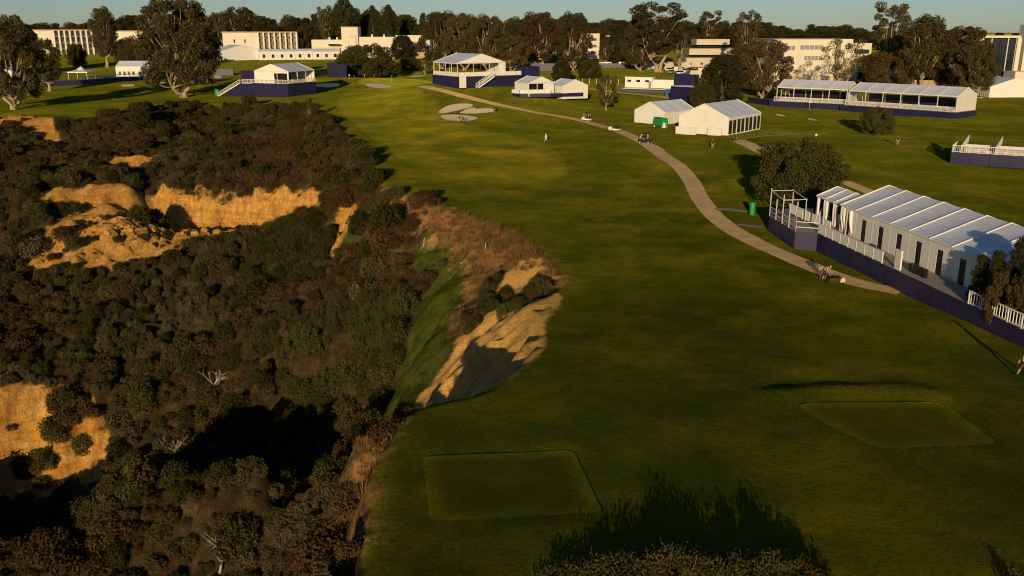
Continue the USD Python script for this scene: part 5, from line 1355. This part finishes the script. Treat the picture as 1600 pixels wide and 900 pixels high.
inb = shapely.contains_xy(bare_u, pts[:, 0], pts[:, 1])
inr = shapely.contains_xy(rust_u, pts[:, 0], pts[:, 1])
THICK = smooth_poly(W([(405, 600, -19), (470, 520, -14), (560, 470, -10.5), (660, 478, -7), (640, 560, -8), (590, 640, -14), (440, 655, -20)])[:, :2], 1)
GREENB = smooth_poly(W([(380, 420, -12), (430, 350, -9), (520, 330, -5), (515, 400, -8), (460, 440, -11)])[:, :2], 1)
intk = shapely.contains_xy(THICK, pts[:, 0], pts[:, 1]); ingr = shapely.contains_xy(GREENB, pts[:, 0], pts[:, 1])
insc = shapely.contains_xy(sand_p.union(sand2_p).buffer(4.5), pts[:, 0], pts[:, 1])
patch = fbm(np.c_[pts * 0.06, np.zeros(len(pts))], 3, 51); patch2 = noise(np.c_[pts * 0.11, np.ones(len(pts))], 52)
keep = rngB.random(len(pts)) < np.where(inb, 0.045, np.where(inr, 0.16, np.where((slope > 1.9) & (qy < 590), 0.3, 0.9)))
keep &= ~shapely.contains_xy(swale_p.buffer(0.9), pts[:, 0], pts[:, 1]) | (rngB.random(len(pts)) < 0.03)
keep &= ~shapely.contains_xy(sand_p.buffer(0.5), pts[:, 0], pts[:, 1])
keep &= ~(inb & (slope > 1.1) & (rngB.random(len(pts)) < 0.75))
shr = []
for i in np.nonzero(keep)[0]:
    if intk[i]:
        kd = 'green2' if rngB.random() < 0.8 else 'olive'; s = rngB.uniform(0.8, 1.15)
    elif ingr[i]:
        kd = 'green' if rngB.random() < 0.75 else 'olive'; s = rngB.uniform(0.75, 1.2)
    else:
        u = patch[i] + rngB.normal() * 0.10
        kd = 'brown' if u < 0.42 else 'brown2' if u < 0.50 else 'olive' if u < 0.58 else 'green' if u < 0.66 else 'grey'
        if rngB.random() < 0.15: kd = 'grey'
        s = float(np.clip(0.62 * math.exp(rngB.normal() * 0.36) + 0.9 * max(0, patch2[i] - 0.45), 0.3, 1.9))
        if insc[i]:
            s = min(s, 0.55); kd = 'olive' if kd == 'grey' else kd
        if inr[i] or inb[i]:
            s *= 0.42; kd = 'brown' if rngB.random() < 0.6 else 'grey'
    shr.append((pts[i, 0], pts[i, 1], zz[i], s, rngB.uniform(0, 360), kd, qx[i], qy[i]))
# single shrubs placed where the photograph shows them on bare ground and along the rims
for px, py, z, s, kd in ((215, 318, -6, 1.5, 'green'), (236, 312, -6, 1.7, 'green'), (246, 330, -8, 1.3, 'olive'), (228, 300, -5, 1.0, 'brown'), (118, 322, -7, 0.9, 'green'), (100, 380, -11, 1.2, 'brown'), (170, 350, -9, 0.5, 'brown'), (205, 348, -9, 0.45, 'olive'), (150, 375, -10.5, 0.5, 'green'), (185, 378, -10.8, 0.6, 'brown'), (225, 372, -10.5, 0.6, 'olive'), (130, 352, -9.2, 0.4, 'brown'), (262, 375, -11, 0.7, 'green'), (300, 378, -11.3, 0.6, 'brown'), (115, 385, -11, 1.0, 'olive'), (405, 286, -4.6, 1.6, 'green'), (350, 285, -4.6, 1.2, 'brown'),
                         (100, 640, -23, 1.3, 'olive'), (115, 625, -22, 1.2, 'brown'), (85, 665, -24.5, 1.2, 'green'), (70, 690, -26, 1.1, 'olive'), (35, 660, -24, 0.8, 'green'), (30, 700, -27, 0.8, 'olive'), (105, 745, -29, 1.2, 'grey'), (90, 635, -22.5, 1.0, 'brown'), (125, 650, -23, 1.1, 'olive'), (108, 665, -24.5, 1.1, 'brown'), (92, 690, -26, 0.9, 'olive'), (60, 705, -27, 0.9, 'brown'), (75, 720, -28, 0.9, 'olive'), (50, 650, -23.5, 0.7, 'brown'), (22, 660, -24, 0.8, 'olive'), (60, 735, -28.5, 0.8, 'grey'), (140, 640, -22.5, 0.9, 'brown'), (10, 625, -21.5, 0.5, 'grey'), (130, 612, -21, 0.7, 'olive'),
                         (810, 478, -1.0, 0.54, 'green2'), (790, 488, -1.6, 0.60, 'green2'), (830, 462, -0.7, 0.54, 'olive'), (770, 492, -2.6, 0.54, 'green'), (850, 452, -0.4, 0.7, 'grey'), (752, 500, -3, 0.48, 'olive'), (838, 446, -0.6, 0.60, 'olive'), (665, 335, -1.5, 1.1, 'brown'), (655, 342, -2, 1.1, 'brown'), (680, 332, -0.8, 0.7, 'brown'),
                         (670, 435, -5, 0.9, 'brown'), (660, 445, -5.5, 0.9, 'brown'), (690, 420, -4.2, 0.6, 'grey'), (560, 318, -1.5, 1.3, 'green'), (545, 300, -2.5, 1.6, 'olive'), (585, 295, -0.6, 1.3, 'green'), (575, 280, -1.2, 1.2, 'olive'), (600, 325, -1.6, 1.1, 'olive'), (620, 320, -1, 0.9, 'olive'),
                         (745, 512, -3.4, 0.5, 'green'), (733, 518, -3.6, 0.4, 'olive')):
    p = at(px, py, z)
    shr.append((p[0], p[1], float(height(p[0], p[1])), s, rngB.uniform(0, 360), kd, px, py))
shr = [s for s in shr]
ex = np.array([(s[3] * SHR[s[5]][1] * FPX / math.sqrt(s[0] ** 2 + s[1] ** 2 + (s[2] - CAM_H) ** 2)) * (1 if 0 < s[6] < 1600 and 150 < s[7] < 905 else 0) for s in shr])
# only what the camera can see of the ground decides which are the nearest ones
def seen(p):
    ts = np.linspace(0.1, 0.97, 40)[:, None]
    o = np.array([0, 0, CAM_H]); q = o + ts * (np.asarray(p) + [0, 0, 2.0] - o)
    return bool(np.all(q[:, 2] > height(q[:, 0], q[:, 1]) - 0.2))
order = np.argsort(-ex)
single, rest, cnt = [], [], 0
for i in order:
    s = shr[i]
    if cnt < 270 and ex[i] > 0 and seen(s[:3]):
        single.append(s); cnt += 1
    else:
        rest.append(s)
def shrub_zone(px, py, x, y):
    if THICK.contains(Point(x, y)): z, a, b = 'of the thicket beside the swale', 470, 570
    elif px < 175 and py < 780: z, a, b = 'of the lower left orange bluff', 60, 120
    elif py > 700: z, a, b = 'of the lower left near ridge', 180, 380
    elif py > 590: z, a, b = 'of the lower left gully', 250, 400
    elif py > 400: z, a, b = 'of the slope under the long cliff', 200, 450
    else: z, a, b = 'of the bench by the long cliff', 200, 400
    return 'at the ' + ('left' if px < a else 'middle' if px < b else 'right') + (' back ' if (py < 560 and 'thicket' in z) or (720 < py < 800 and 'ridge' in z) else ' ') + z
proto_s = {}
for s in single:
    lab = f'{"small" if s[3] < 0.75 else "big" if s[3] > 1.0 else "mid sized"} {COLN[s[5]]} shrub {shrub_zone(s[6], s[7], s[0], s[1])}'
    grp = lab.replace('shrub', 'shrubs')
    loc = (s[0], s[1], s[2] - 0.1)
    if s[5] not in proto_s:
        t = thing('shrub', lab, 'shrub', loc, s[4], grp, (s[3],) * 3)
        part(t, 'foliage', shr_mesh[s[5]][0], M[SHR[s[5]][7]]); part(t, 'stem', shr_mesh[s[5]][1], M['barkdark'])
        proto_s[s[5]] = t
    else:
        copy_of(proto_s[s[5]], lab, loc, s[4], (s[3],) * 3, group=grp)

def scatter(name, mesh, mat, items, label, cat):
    pi = UsdGeom.PointInstancer.Define(stage, numbered('/World', name))
    m = usdkit.mesh(stage, f'{pi.GetPath()}/piece', mesh, mat)
    pi.CreatePrototypesRel().AddTarget(m.GetPath())
    it = np.array([(a[0], a[1], a[2], a[3], a[4]) for a in items])
    pi.CreatePositionsAttr(Vt.Vec3fArray.FromNumpy(it[:, :3].astype(np.float32)))
    sc = it[:, 3:4] * np.ones((1, 3)); 
    pi.CreateScalesAttr(Vt.Vec3fArray.FromNumpy(sc.astype(np.float32)))
    h = np.radians(it[:, 4]) / 2
    pi.CreateOrientationsAttr(Vt.QuathArray([Gf.Quath(float(math.cos(a)), 0, 0, float(math.sin(a))) for a in h]))
    pi.CreateProtoIndicesAttr(Vt.IntArray.FromNumpy(np.zeros(len(it), np.int32)))
    tag(pi.GetPrim(), label, cat, None, 'stuff')
for kd in SHR:
    items = [(s[0], s[1], s[2] - 0.1, s[3], s[4]) for s in rest if s[5] == kd]
    if items:
        scatter('chaparral', shr_mesh[kd][0], M[SHR[kd][7]], items, f'{COLN[kd]} chaparral brush spread over the canyon slopes', 'brush')

# dry grass along the rims, rough grass at the cliff edge
def tuft(seed, n=26, h=0.45, r=0.28):
    rng = np.random.default_rng(seed)
    a = rng.random(n) * 2 * math.pi; q = np.sqrt(rng.random(n)) * r
    b = np.c_[np.cos(a) * q, np.sin(a) * q, np.zeros(n)]
    d = np.c_[np.cos(a) * 0.5, np.sin(a) * 0.5, np.ones(n)] + rng.normal(size=(n, 3)) * 0.3
    hh = h * (0.5 + rng.random(n))[:, None]
    w = np.c_[-np.sin(a), np.cos(a), np.zeros(n)] * 0.025
    v = np.stack([b - w, b + w, b + d * hh], 1).reshape(-1, 3)
    return v, np.arange(3 * n).reshape(-1, 3)
tp = []
for poly, dens in ((rust_p, 2.2), (rust2_p, 2.6)):
    x0, y0, x1, y1 = poly.bounds
    n = int((x1 - x0) * (y1 - y0) * dens)
    p = np.c_[rngB.uniform(x0, x1, n), rngB.uniform(y0, y1, n)]
    p = p[shapely.contains_xy(poly.buffer(-0.3), p[:, 0], p[:, 1]) & ~shapely.contains_xy(sand_p, p[:, 0], p[:, 1])]
    tp += [(a, b, float(height(a, b)) - 0.03, rngB.uniform(0.6, 1.3), rngB.uniform(0, 360)) for a, b in p]
scatter('dry_grass', tuft(1), M['dryGrass'], tp, 'dry reddish grass along the rim of the lawn', 'dry grass')
# ---------------------------------------------------------------- rocks and dead wood
def rock(seed, r=1.0, sub=2):
    m = trimesh.creation.icosphere(sub, r)
    v = np.array(m.vertices)
    v *= (0.75 + 0.55 * fbm(v * 1.4 / r + seed * 7.3, 3, seed))[:, None] * [1, 0.9, 0.8]
    return v, np.array(m.faces)
rb = []
for px, py, z, s in ((268, 352, -9.6, 0.4), (280, 356, -9.9, 0.6), (292, 352, -9.8, 0.45), (305, 358, -10, 0.7), (318, 354, -10, 0.5), (330, 360, -10.3, 0.8), (342, 356, -10.2, 0.55), (352, 362, -10.4, 0.7), (365, 356, -10.2, 0.5), (376, 362, -10.5, 0.8), (388, 354, -10, 0.55), (398, 360, -10.4, 0.6), (412, 352, -9.8, 0.45), (425, 350, -9.4, 0.4),
                    (300, 368, -10.9, 0.6), (322, 370, -11, 0.7), (250, 362, -10, 0.6), (238, 358, -9.8, 0.45), (210, 342, -8.4, 0.5), (190, 335, -8, 0.5), (170, 340, -8.4, 0.6), (150, 345, -8.8, 0.5), (180, 352, -9.2, 0.6), (130, 362, -9.8, 0.6), (200, 362, -9.8, 0.7), (160, 366, -10, 0.5), (100, 384, -11, 0.6), (345, 348, -9.6, 0.4), (408, 362, -10.6, 0.7)):
    for _ in range(11):
        p = hit(px + rngB.uniform(-14, 14), py + rngB.uniform(-5, 9))
        rb.append((p[0], p[1], float(height(p[0], p[1])), s * min(1.0, 0.14 + 0.22 * rngB.exponential()), rngB.uniform(0, 360)))
scatter('rubble', rock(3), M['rock'], rb, 'fallen orange blocks of rubble under the long cliff', 'rubble')
def boulder(px, py, z, r, label, mat='rock', seed=1, sc=(1, 1, 1)):
    p = hit(px, py)
    t = thing('boulder', label, 'boulder', (p[0], p[1], float(height(p[0], p[1])) + r * 0.3), seed * 50, None, sc)
    part(t, 'stone', rock(seed, r, 3), M[mat], smooth=50)
boulder(360, 373, -11, 0.7, 'lone orange boulder in the brush below the long cliff', seed=2, sc=(0.8, 0.8, 1.4))
boulder(303, 241, -4, 0.9, 'rounded orange boulder on the upper brush bench', seed=4)
p = on(1316, 441)
t = thing('marker_stone', 'upright pale stone beside the end of the cart path', 'stone', p, 20, None, (0.8, 0.6, 1.25))
part(t, 'stone', rock(9, 0.42, 3), M['stone'], smooth=50)

def dead_tree(px, py, z, h, label, seed, lean=0.3):
    rng = np.random.default_rng(seed)
    p = hit(px, py)
    t = thing('dead_tree', label, 'dead tree', (p[0], p[1], float(height(p[0], p[1])) - 0.2))
    stem = [np.array([0, 0, 0]), np.array([lean * 0.3 * h, 0, h * 0.35]), np.array([lean * 0.5 * h, 0.1, h * 0.6])]
    mb = MB(); mb.tube(stem, [0.13, 0.10, 0.07], 7); mb.out(t, 'trunk', M['deadwood'], smooth=60)
    for k in range(7):
        b0 = stem[1] + (stem[2] - stem[1]) * rng.random()
        d = np.array([rng.normal() * 0.7, rng.normal() * 0.4, 0.7 + rng.random() * 0.7])
        L = h * rng.uniform(0.25, 0.55)
        q = [b0, b0 + d * L * 0.4, b0 + d * L * 0.75 + [rng.normal() * 0.12 * h, 0, 0.1 * h], b0 + d * L + [rng.normal() * 0.16 * h, 0, 0.16 * h]]
        mb = MB(); mb.tube(q, [0.06, 0.045, 0.03, 0.012], 5)
        for _ in range(3):
            e = q[2] + rng.normal(size=3) * 0.1
            mb.tube([q[2], e + d * 0.2 * h * rng.random() + rng.normal(size=3) * 0.08 * h], [0.025, 0.008], 4)
        mb.out(t, 'branch', M['deadwood'], smooth=60)
dead_tree(342, 898, -26.5, 3.6, 'bleached dead tree with forked bare branches at the bottom edge', 5)
dead_tree(326, 612, -21.2, 2.6, 'bleached fallen shrub skeleton above the dark gully', 8, 0.8)
dead_tree(270, 715, -25.8, 2.4, 'grey bare branches on the near slope at the lower left', 12, 0.5)

# the shrubs whose tops reach into the bottom of the picture, with their twigs showing
tw = make_shrub(201, 3.4, 2.6, 40, 330, 0.048, 0.46, True, 0.5)
first = None
for k, (px, d, s, top, lab) in enumerate(((1040, 29.6, 1.10, 3.25, 'twiggy lit shrub at the bottom edge, highest of the foreground row'), (975, 29.5, 1.00, 3.00, 'twiggy shrub left of the highest foreground shrub'), (1110, 29.6, 1.00, 3.05, 'twiggy shrub right of the highest foreground shrub'), (1188, 29.6, 1.05, 3.10, 'broad twiggy shrub second from the right in the foreground row'),
                                          (1262, 29.4, 0.85, 2.80, 'low twiggy shrub at the right end of the foreground row'), (905, 29.4, 0.90, 2.85, 'low twiggy shrub second from the left in the foreground row'), (1590, 29.4, 0.65, 2.50, 'dark shrub tip in the bottom right corner'), (1075, 29.7, 1.00, 3.15, 'twiggy shrub between the highest foreground shrub and its right neighbour'), (1010, 29.6, 1.00, 3.10, 'twiggy shrub between the highest foreground shrub and its left neighbour'), (1150, 29.5, 1.00, 3.00, 'twiggy shrub left of the broad twiggy foreground shrub'), (1225, 29.4, 0.95, 2.95, 'twiggy shrub right of the broad twiggy foreground shrub'), (940, 29.5, 0.90, 2.95, 'twiggy shrub third from the left in the foreground row'), (870, 29.3, 0.80, 2.72, 'lowest twiggy shrub, leftmost of the foreground row'))):
    x = (px - 800) / FPX * (d * cp_ + (CAM_H - top) * sp_)
    hh = 2.6 * s
    loc = (x, d, top - hh - 0.15)
    if first is None:
        first = thing('foreground_shrub', lab, 'shrub', loc, 0, None, (s,) * 3)
        part(first, 'foliage', tw[0], M['brushOlive']); part(first, 'twig', tw[1], M['dryGrass'])
    else:
        copy_of(first, lab, loc, k * 67, (s,) * 3)
# the pines and plants behind the rail at the right edge
for px, py, top, wpx, kd, lab in ((1510, 468, 402, 44, 'pine', 'dark pine at the left of the clump in front of the long tent'), (1532, 476, 398, 46, 'pine', 'second dark pine of the clump in front of the long tent'), (1565, 482, 378, 58, 'pine', 'tallest dark pine of the clump at the right edge'), (1592, 490, 384, 56, 'pine', 'dark pine at the right edge beyond the picket rail'), (1548, 490, 432, 60, 'rustdome', 'reddish bush at the foot of the pines behind the picket rail'), (1590, 500, 430, 60, 'rustdome', 'reddish bush at the right edge behind the picket rail')):
    p = at(px, py, DK)
    k = pxm(p)
    tree_at(kd, (p[0] + 0.9, p[1], 0.9), (py - top) / k * 1.0 + 0.9, wpx / k, lab, None, None, rngT)
# ---------------------------------------------------------------- people, carts, cars and small things
def hull_chain(bones):
    o = [m3.Manifold.batch_hull([m3.Manifold.sphere(r0, 10).translate(tuple(map(float, a))), m3.Manifold.sphere(r1, 10).translate(tuple(map(float, b)))]) for a, b, r0, r1 in bones]
    return m3.Manifold.batch_boolean(o, m3.OpType.Add)

def smooth_body(man, edge=0.05, it=6):
    me = man.refine_to_length(edge).to_mesh()
    t = trimesh.Trimesh(np.asarray(me.vert_properties[:, :3], float), np.asarray(me.tri_verts), process=True)
    trimesh.smoothing.filter_taubin(t, iterations=it)
    return t

def figure(pose):
    """Skin, top, trousers, shoes and hair of a 1.76 m figure that faces +y; pose: stand, walk or bend."""
    V = lambda *a: np.array(a, float)
    hip, chest, neck, head = V(0, 0, 0.93), V(0, 0.01, 1.28), V(0, 0.0, 1.47), V(0, 0.03, 1.63)
    if pose == 'bend':
        chest, neck, head = V(0, 0.24, 1.17), V(0, 0.40, 1.30), V(0, 0.50, 1.38)
    st = {'stand': (0.02, -0.03), 'walk': (0.30, -0.30), 'bend': (0.08, -0.08)}[pose]
    skin, top, leg, shoe = [], [], [], []
    skin += [(neck - V(0, 0, 0.06), head - V(0, 0.02, 0.05), 0.055, 0.06), (head + V(0, 0, 0.03), head + V(0, 0.015, -0.06), 0.095, 0.075), (head + V(0, 0.09, -0.01), head + V(0, 0.11, -0.025), 0.018, 0.016), (head + V(-0.09, 0, -0.01), head + V(-0.095, 0, -0.03), 0.02, 0.015), (head + V(0.09, 0, -0.01), head + V(0.095, 0, -0.03), 0.02, 0.015)]
    top += [(hip + V(0, 0, 0.02), chest, 0.14, 0.155), (chest + V(-0.11, 0, 0.06), chest + V(0.11, 0, 0.06), 0.11, 0.11), (neck - V(0, 0, 0.05), chest, 0.085, 0.14)]
    leg += [(hip + V(-0.07, 0, -0.02), hip + V(0.07, 0, -0.02), 0.125, 0.125)]
    for s, off in ((-1, st[0]), (1, st[1])):
        h, kn, an = hip + V(s * 0.09, 0, -0.06), V(s * 0.10, off * 0.55 + 0.04, 0.50), V(s * 0.10, off, 0.09)
        leg += [(h, kn, 0.095, 0.068)]
        skin += [(kn - V(0, 0, 0.06), (kn + an) / 2, 0.052, 0.055), ((kn + an) / 2, an, 0.055, 0.036)]
        shoe += [(an + V(0, -0.03, -0.04), an + V(0, 0.15, -0.055), 0.048, 0.036)]
        sh = chest + V(s * 0.20, 0, 0.13)
        sw = {'stand': 0.03, 'walk': -off * 0.8, 'bend': 0.30}[pose]
        el, wr = sh + V(s * 0.05, sw * 0.4 - 0.02, -0.29), sh + V(s * 0.05, sw + 0.05, -0.53)
        top += [(sh, sh * 0.45 + el * 0.55, 0.068, 0.058)]
        skin += [(sh, el, 0.048, 0.042), (el, wr, 0.042, 0.028), (wr, wr + V(0, 0.015, -0.08), 0.034, 0.036)]
        for i in range(4):                           # four fingers and a thumb, slightly curled
            b = wr + V(0, 0.045 - 0.022 * i, -0.09); m = b + V(-s * 0.008, 0.004, -0.045 + 0.004 * abs(i - 1)); e = m + V(-s * 0.018, 0.004, -0.032)
            skin += [(b, m, 0.010, 0.009), (m, e, 0.009, 0.008)]
        skin += [(wr + V(0, 0.035, -0.045), wr + V(-s * 0.015, 0.075, -0.085), 0.012, 0.009)]
    hair = [(head + V(0, -0.025, 0.055), head + V(0, -0.03, -0.02), 0.092, 0.085)]
    return {'skin': smooth_body(hull_chain(skin), 0.04, 4), 'shirt': smooth_body(hull_chain(top)), 'trousers': smooth_body(hull_chain(leg)), 'shoes': smooth_body(hull_chain(shoe), 0.06, 3), 'hair': smooth_body(hull_chain(hair), 0.05, 3)}
FIG = {p: figure(p) for p in ('stand', 'walk', 'bend')}
def person(px, py, pose, rz, top, bottom, label, at_=None):
    p = on(px, py) if at_ is None else at_
    t = thing('person', label, 'person', (p[0], p[1], float(p[2])), rz)
    f = FIG[pose]
    part(t, 'body', f['skin'], M['skin'], smooth=True)
    part(t, 'shirt', f['shirt'], M[top], smooth=True); part(t, 'trousers', f['trousers'], M[bottom], smooth=True)
    part(t, 'shoes', f['shoes'], M['clothDark'], smooth=True); part(t, 'hair', f['hair'], M['hair'], smooth=True)
    return t
person(1598, 587, 'walk', 60, 'clothWhite', 'clothRed', 'person in a white shirt and dark red shorts walking at the right edge')
person(853, 222, 'walk', 100, 'clothWhite', 'clothWhite', 'person in white walking alone across the fairway')
person(773, 177, 'stand', 160, 'clothDark', 'clothDark', 'person in dark clothes standing at the right tip of the bunkers')
person(718, 191, 'bend', 200, 'clothDark', 'clothKhaki', 'person in dark clothes bending at the front edge of the bunkers')
person(724, 191, 'bend', 120, 'clothDark', 'clothDark', 'second bending person, right of the first at the front of the bunkers')
person(1113, 233, 'stand', 190, 'clothDark', 'clothKhaki', 'person in dark clothes standing on the lawn below the wide tent')
person(1149, 224, 'walk', 250, 'clothDark', 'clothDark', 'person in dark clothes at the upper end of the short path')
person(1197, 236, 'stand', 180, 'clothDark', 'clothDark', 'person in dark clothes beside the person in white on the short path')
person(1204, 237, 'walk', 150, 'clothWhite', 'clothKhaki', 'person in a white shirt at the lower end of the short path')
person(1402, 227, 'stand', 180, 'clothDark', 'clothKhaki', 'person in dark clothes by the worn track on the right fairway')
person(1287, 438, 'bend', 230, 'clothKhaki', 'clothDark', 'person in khaki stooping beside the olive equipment box')
for k, (px, py, b) in enumerate(((546, 123, 'clothWhite'), (553, 124, 'clothDark'), (570, 123, 'clothWhite'), (585, 123, 'clothDark'))):
    person(px, py, 'stand' if k % 2 else 'walk', 40 * k, b, 'clothDark', ('first', 'second', 'third', 'fourth')[k] + ' from the left of four people standing under the wide low olive tree')

def cart(px, py, rz, label, body='clothWhite', roofc='clothDark', roof=True):
    p = on(px, py)
    t = thing('golf_cart', label, 'golf cart', (p[0], p[1], p[2] + 0.07), rz)
    v, f = rbox(-0.55, 0.55, -1.15, 1.15, 0.28, 0.62, 0.08); MB().add(v, f).out(t, 'body', M[body], smooth=40)
    v, f = rbox(-0.5, 0.5, 0.62, 1.18, 0.5, 0.98, 0.12); MB().add(v, f).out(t, 'cowl', M[body], smooth=40)
    v, f = rbox(-0.5, 0.5, -0.55, -0.05, 0.62, 0.82, 0.06); MB().add(v, f).out(t, 'seat', M['clothDark'], smooth=40)
    v, f = rbox(-0.5, 0.5, -0.68, -0.55, 0.75, 1.2, 0.05); MB().add(v, f).out(t, 'backrest', M['clothDark'], smooth=40)
    MB().box(-0.5, 0.5, -1.15, -0.72, 0.63, 0.9).out(t, 'cargo_bed', M['black'])
    for x in (-0.5, 0.5):
        for y in (-0.8, 0.8):
            w = MB().cyl((x, y, 0.23), 0.23, 0.2, 'x', 16).out(t, 'wheel', M['black'])
            MB().cyl((x * 1.19, y, 0.23), 0.12, 0.03, 'x', 12).out(w, 'rim', M['steel'])
        if roof:
            MB().bar((x, -0.68, 0.9), (x * 0.94, -0.6, 1.85), 0.05).bar((x, 0.8, 0.95), (x * 0.94, 0.5, 1.85), 0.05).out(t, 'roof_post', M['steel'])
    if roof:
        v, f = rbox(-0.56, 0.56, -0.85, 0.75, 1.85, 1.93, 0.04); MB().add(v, f).out(t, 'roof', M[roofc], smooth=40)
    MB().tube([(-0.2, 0.6, 0.9), (-0.2, 0.3, 1.05)], 0.02, 6).tube([(-0.2 + 0.16 * math.cos(a), 0.29 + 0.05 * math.sin(a), 1.06 + 0.15 * math.sin(a)) for a in np.linspace(0, 2 * math.pi, 13)], 0.015, 5).out(t, 'steering_wheel', M['black'])
    return t
cart(917, 190, 60, 'white golf cart with a dark roof, farthest up the cart path')
cart(1007, 225, 70, 'dark golf cart with a dark roof, nearest on the cart path', 'clothDark')
cart(960, 206, 60, 'white open utility cart in the middle of the three on the path', 'clothWhite', 'clothDark', False)
b = on(1302, 441)
t = thing('equipment_box', 'olive green box lying between the stooping person and the pale stone', 'box', b, 12)
v, f = rbox(-0.55, 0.55, -0.3, 0.3, 0, 0.45, 0.05); MB().add(v, f).out(t, 'body', M['leafOlive'], smooth=40)
MB().box(-0.57, 0.57, -0.32, 0.32, 0.45, 0.5).out(t, 'lid', M['leafOlive'])
t = thing('tee_post', 'thin dark post with a small plate left of the olive equipment box', 'post', on(1281, 436), 10)
MB().bar((0, 0, -0.1), (0, 0, 1.25), 0.08).out(t, 'post', M['barkdark']); MB().box(-0.22, 0.22, -0.06, -0.02, 0.85, 1.2).out(t, 'plate', M['clothKhaki'])
for px, py, lab in ((940, 785, 'small pale marker on the near left tee'), (1345, 680, 'small pale marker on the near right tee')):
    pass
t = thing('flagstick', 'thin flagstick with a small flag on the far green', 'flagstick', on(612, 128))
MB().bar((0, 0, 0), (0, 0, 2.4), 0.04).out(t, 'stick', M['white']); MB().box(0.02, 0.55, -0.01, 0.01, 2.0, 2.38).out(t, 'flag', M['clothRed'])
t = thing('ball_marker', 'round white ball like marker on the lawn below the viewing tents', 'marker', on(1275, 213)); part(t, 'ball', trimesh.creation.icosphere(2, 0.28).apply_translation((0, 0, 0.26)), M['white'], smooth=True)
t = thing('flagstick', 'thin flagstick on the lawn below the hoarding of the viewing tents', 'flagstick', on(1264, 172))
MB().bar((0, 0, 0), (0, 0, 2.3), 0.05).out(t, 'stick', M['white']); MB().box(0.02, 0.5, -0.01, 0.01, 1.9, 2.28).out(t, 'flag', M['clothWhite'])
for px, py, z, h, lab in ((662, 386, -3.8, 1.1, 'short bleached stake standing on the upper green swale'), (727, 410, -2.0, 1.6, 'pale bleached log lying across the rusty slope'), (758, 392, -1.4, 0.9, 'small bleached stake near the rim above the swale')):
    p = hit(px, py)
    t = thing('driftwood', lab, 'wood', (p[0], p[1], float(height(p[0], p[1])) - 0.05), 40)
    q = [(0, 0, 0), (0.1, 0.05, h * 0.5), (0.22, 0.1, h)] if 'stake' in lab else [(-h / 2, -0.2, 0.1), (0, 0, 0.16), (h / 2, 0.25, 0.3)]
    MB().tube(q, [0.09, 0.08, 0.05], 7).out(t, 'stem', M['deadwood'], smooth=60)

def make_car(label, paint, van=False):
    t = thing('parked_car', label, 'car', group='cars in the car park')
    if van:
        v, f = rbox(-2.6, 2.6, -1.0, 1.0, 0.35, 2.2, 0.18)
        MB().add(v, f).out(t, 'body', M[paint], smooth=40)
        MB().box(1.2, 2.2, -1.02, -0.99, 1.25, 1.85).box(1.2, 2.2, 0.99, 1.02, 1.25, 1.85).out(t, 'side_window', M['glass'])
        MB().box(2.58, 2.62, -0.8, 0.8, 1.3, 1.9).out(t, 'windscreen', M['glass'])
    else:
        v, f = rbox(-2.2, 2.2, -0.9, 0.9, 0.3, 0.92, 0.16)
        MB().add(v, f).out(t, 'body', M[paint], smooth=40)
        MB().hexa([(-1.7, -0.82, 0.9), (1.0, -0.82, 0.9), (1.0, 0.82, 0.9), (-1.7, 0.82, 0.9), (-1.2, -0.66, 1.45), (0.35, -0.66, 1.45), (0.35, 0.66, 1.45), (-1.2, 0.66, 1.45)]).out(t, 'cabin', M['glass'])
        v, f = rbox(-1.22, 0.38, -0.69, 0.69, 1.42, 1.5, 0.035); MB().add(v, f).out(t, 'roof', M[paint], smooth=40)
    for x in (-1.4, 1.4):
        for y in (-0.85, 0.85):
            MB().cyl((x, y, 0.33), 0.33, 0.22, 'y', 14).out(t, 'wheel', M['black'])
    for y in (-0.62, 0.62):
        MB().box(2.2 - 0.02 + 0.4 * van, 2.24 + 0.4 * van, y - 0.16, y + 0.16, 0.62, 0.78).out(t, 'headlight', M['steel'])
    return t
cars = {}
spots = [(1046, 111, 'carWhite', 0), (1053, 110, 'carDark', 0), (1060, 112, 'carWhite', 1), (1066, 110, 'carGrey', 0), (1071, 113, 'carWhite', 0), (1078, 111, 'carDark', 0), (1085, 113, 'carWhite', 0), (1092, 112, 'carGrey', 0), (1098, 114, 'carWhite', 1), (1104, 113, 'carDark', 0),
         (1050, 115, 'carGrey', 0), (1064, 116, 'carWhite', 0), (1082, 117, 'carWhite', 0), (1095, 117, 'carGrey', 0), (937, 105, 'carWhite', 1), (947, 104, 'carWhite', 1), (975, 104, 'carWhite', 1), (990, 105, 'carGrey', 1), (823, 104, 'carWhite', 1), (833, 103.5, 'carWhite', 0), (846, 103, 'carWhite', 1), (858, 103, 'carGrey', 0), (1120, 118, 'carWhite', 0), (1570, 151, 'carDark', 0), (1596, 147, 'carDark', 0)]
CN = {'carWhite': 'white', 'carGrey': 'grey', 'carDark': 'dark'}
for i, (px, py, pt, vn) in enumerate(spots):
    where = 'behind the navy fence of the green mound' if px < 870 else 'amid the trees left of the car park' if px < 1000 else 'by the white tent at the right edge' if px > 1500 else 'in the back row of the car park' if py < 114.5 else 'in the front row of the car park'
    lab = f'{CN[pt]} {"van" if vn else "car"} {where}'
    p = on(px, py)
    rz = rngT.uniform(-15, 15) + (0 if px < 1000 else 60)
    key = (pt, vn)
    if key not in cars:
        cars[key] = make_car(lab, pt, vn)
        X = UsdGeom.Xformable(cars[key]).GetOrderedXformOps(); X[0].Set(Gf.Vec3d(*map(float, p))); X[1].Set(rz)
        tag(cars[key], lab, None, 'vehicles ' + where)
    else:
        copy_of(cars[key], lab, p, rz, group='vehicles ' + where)
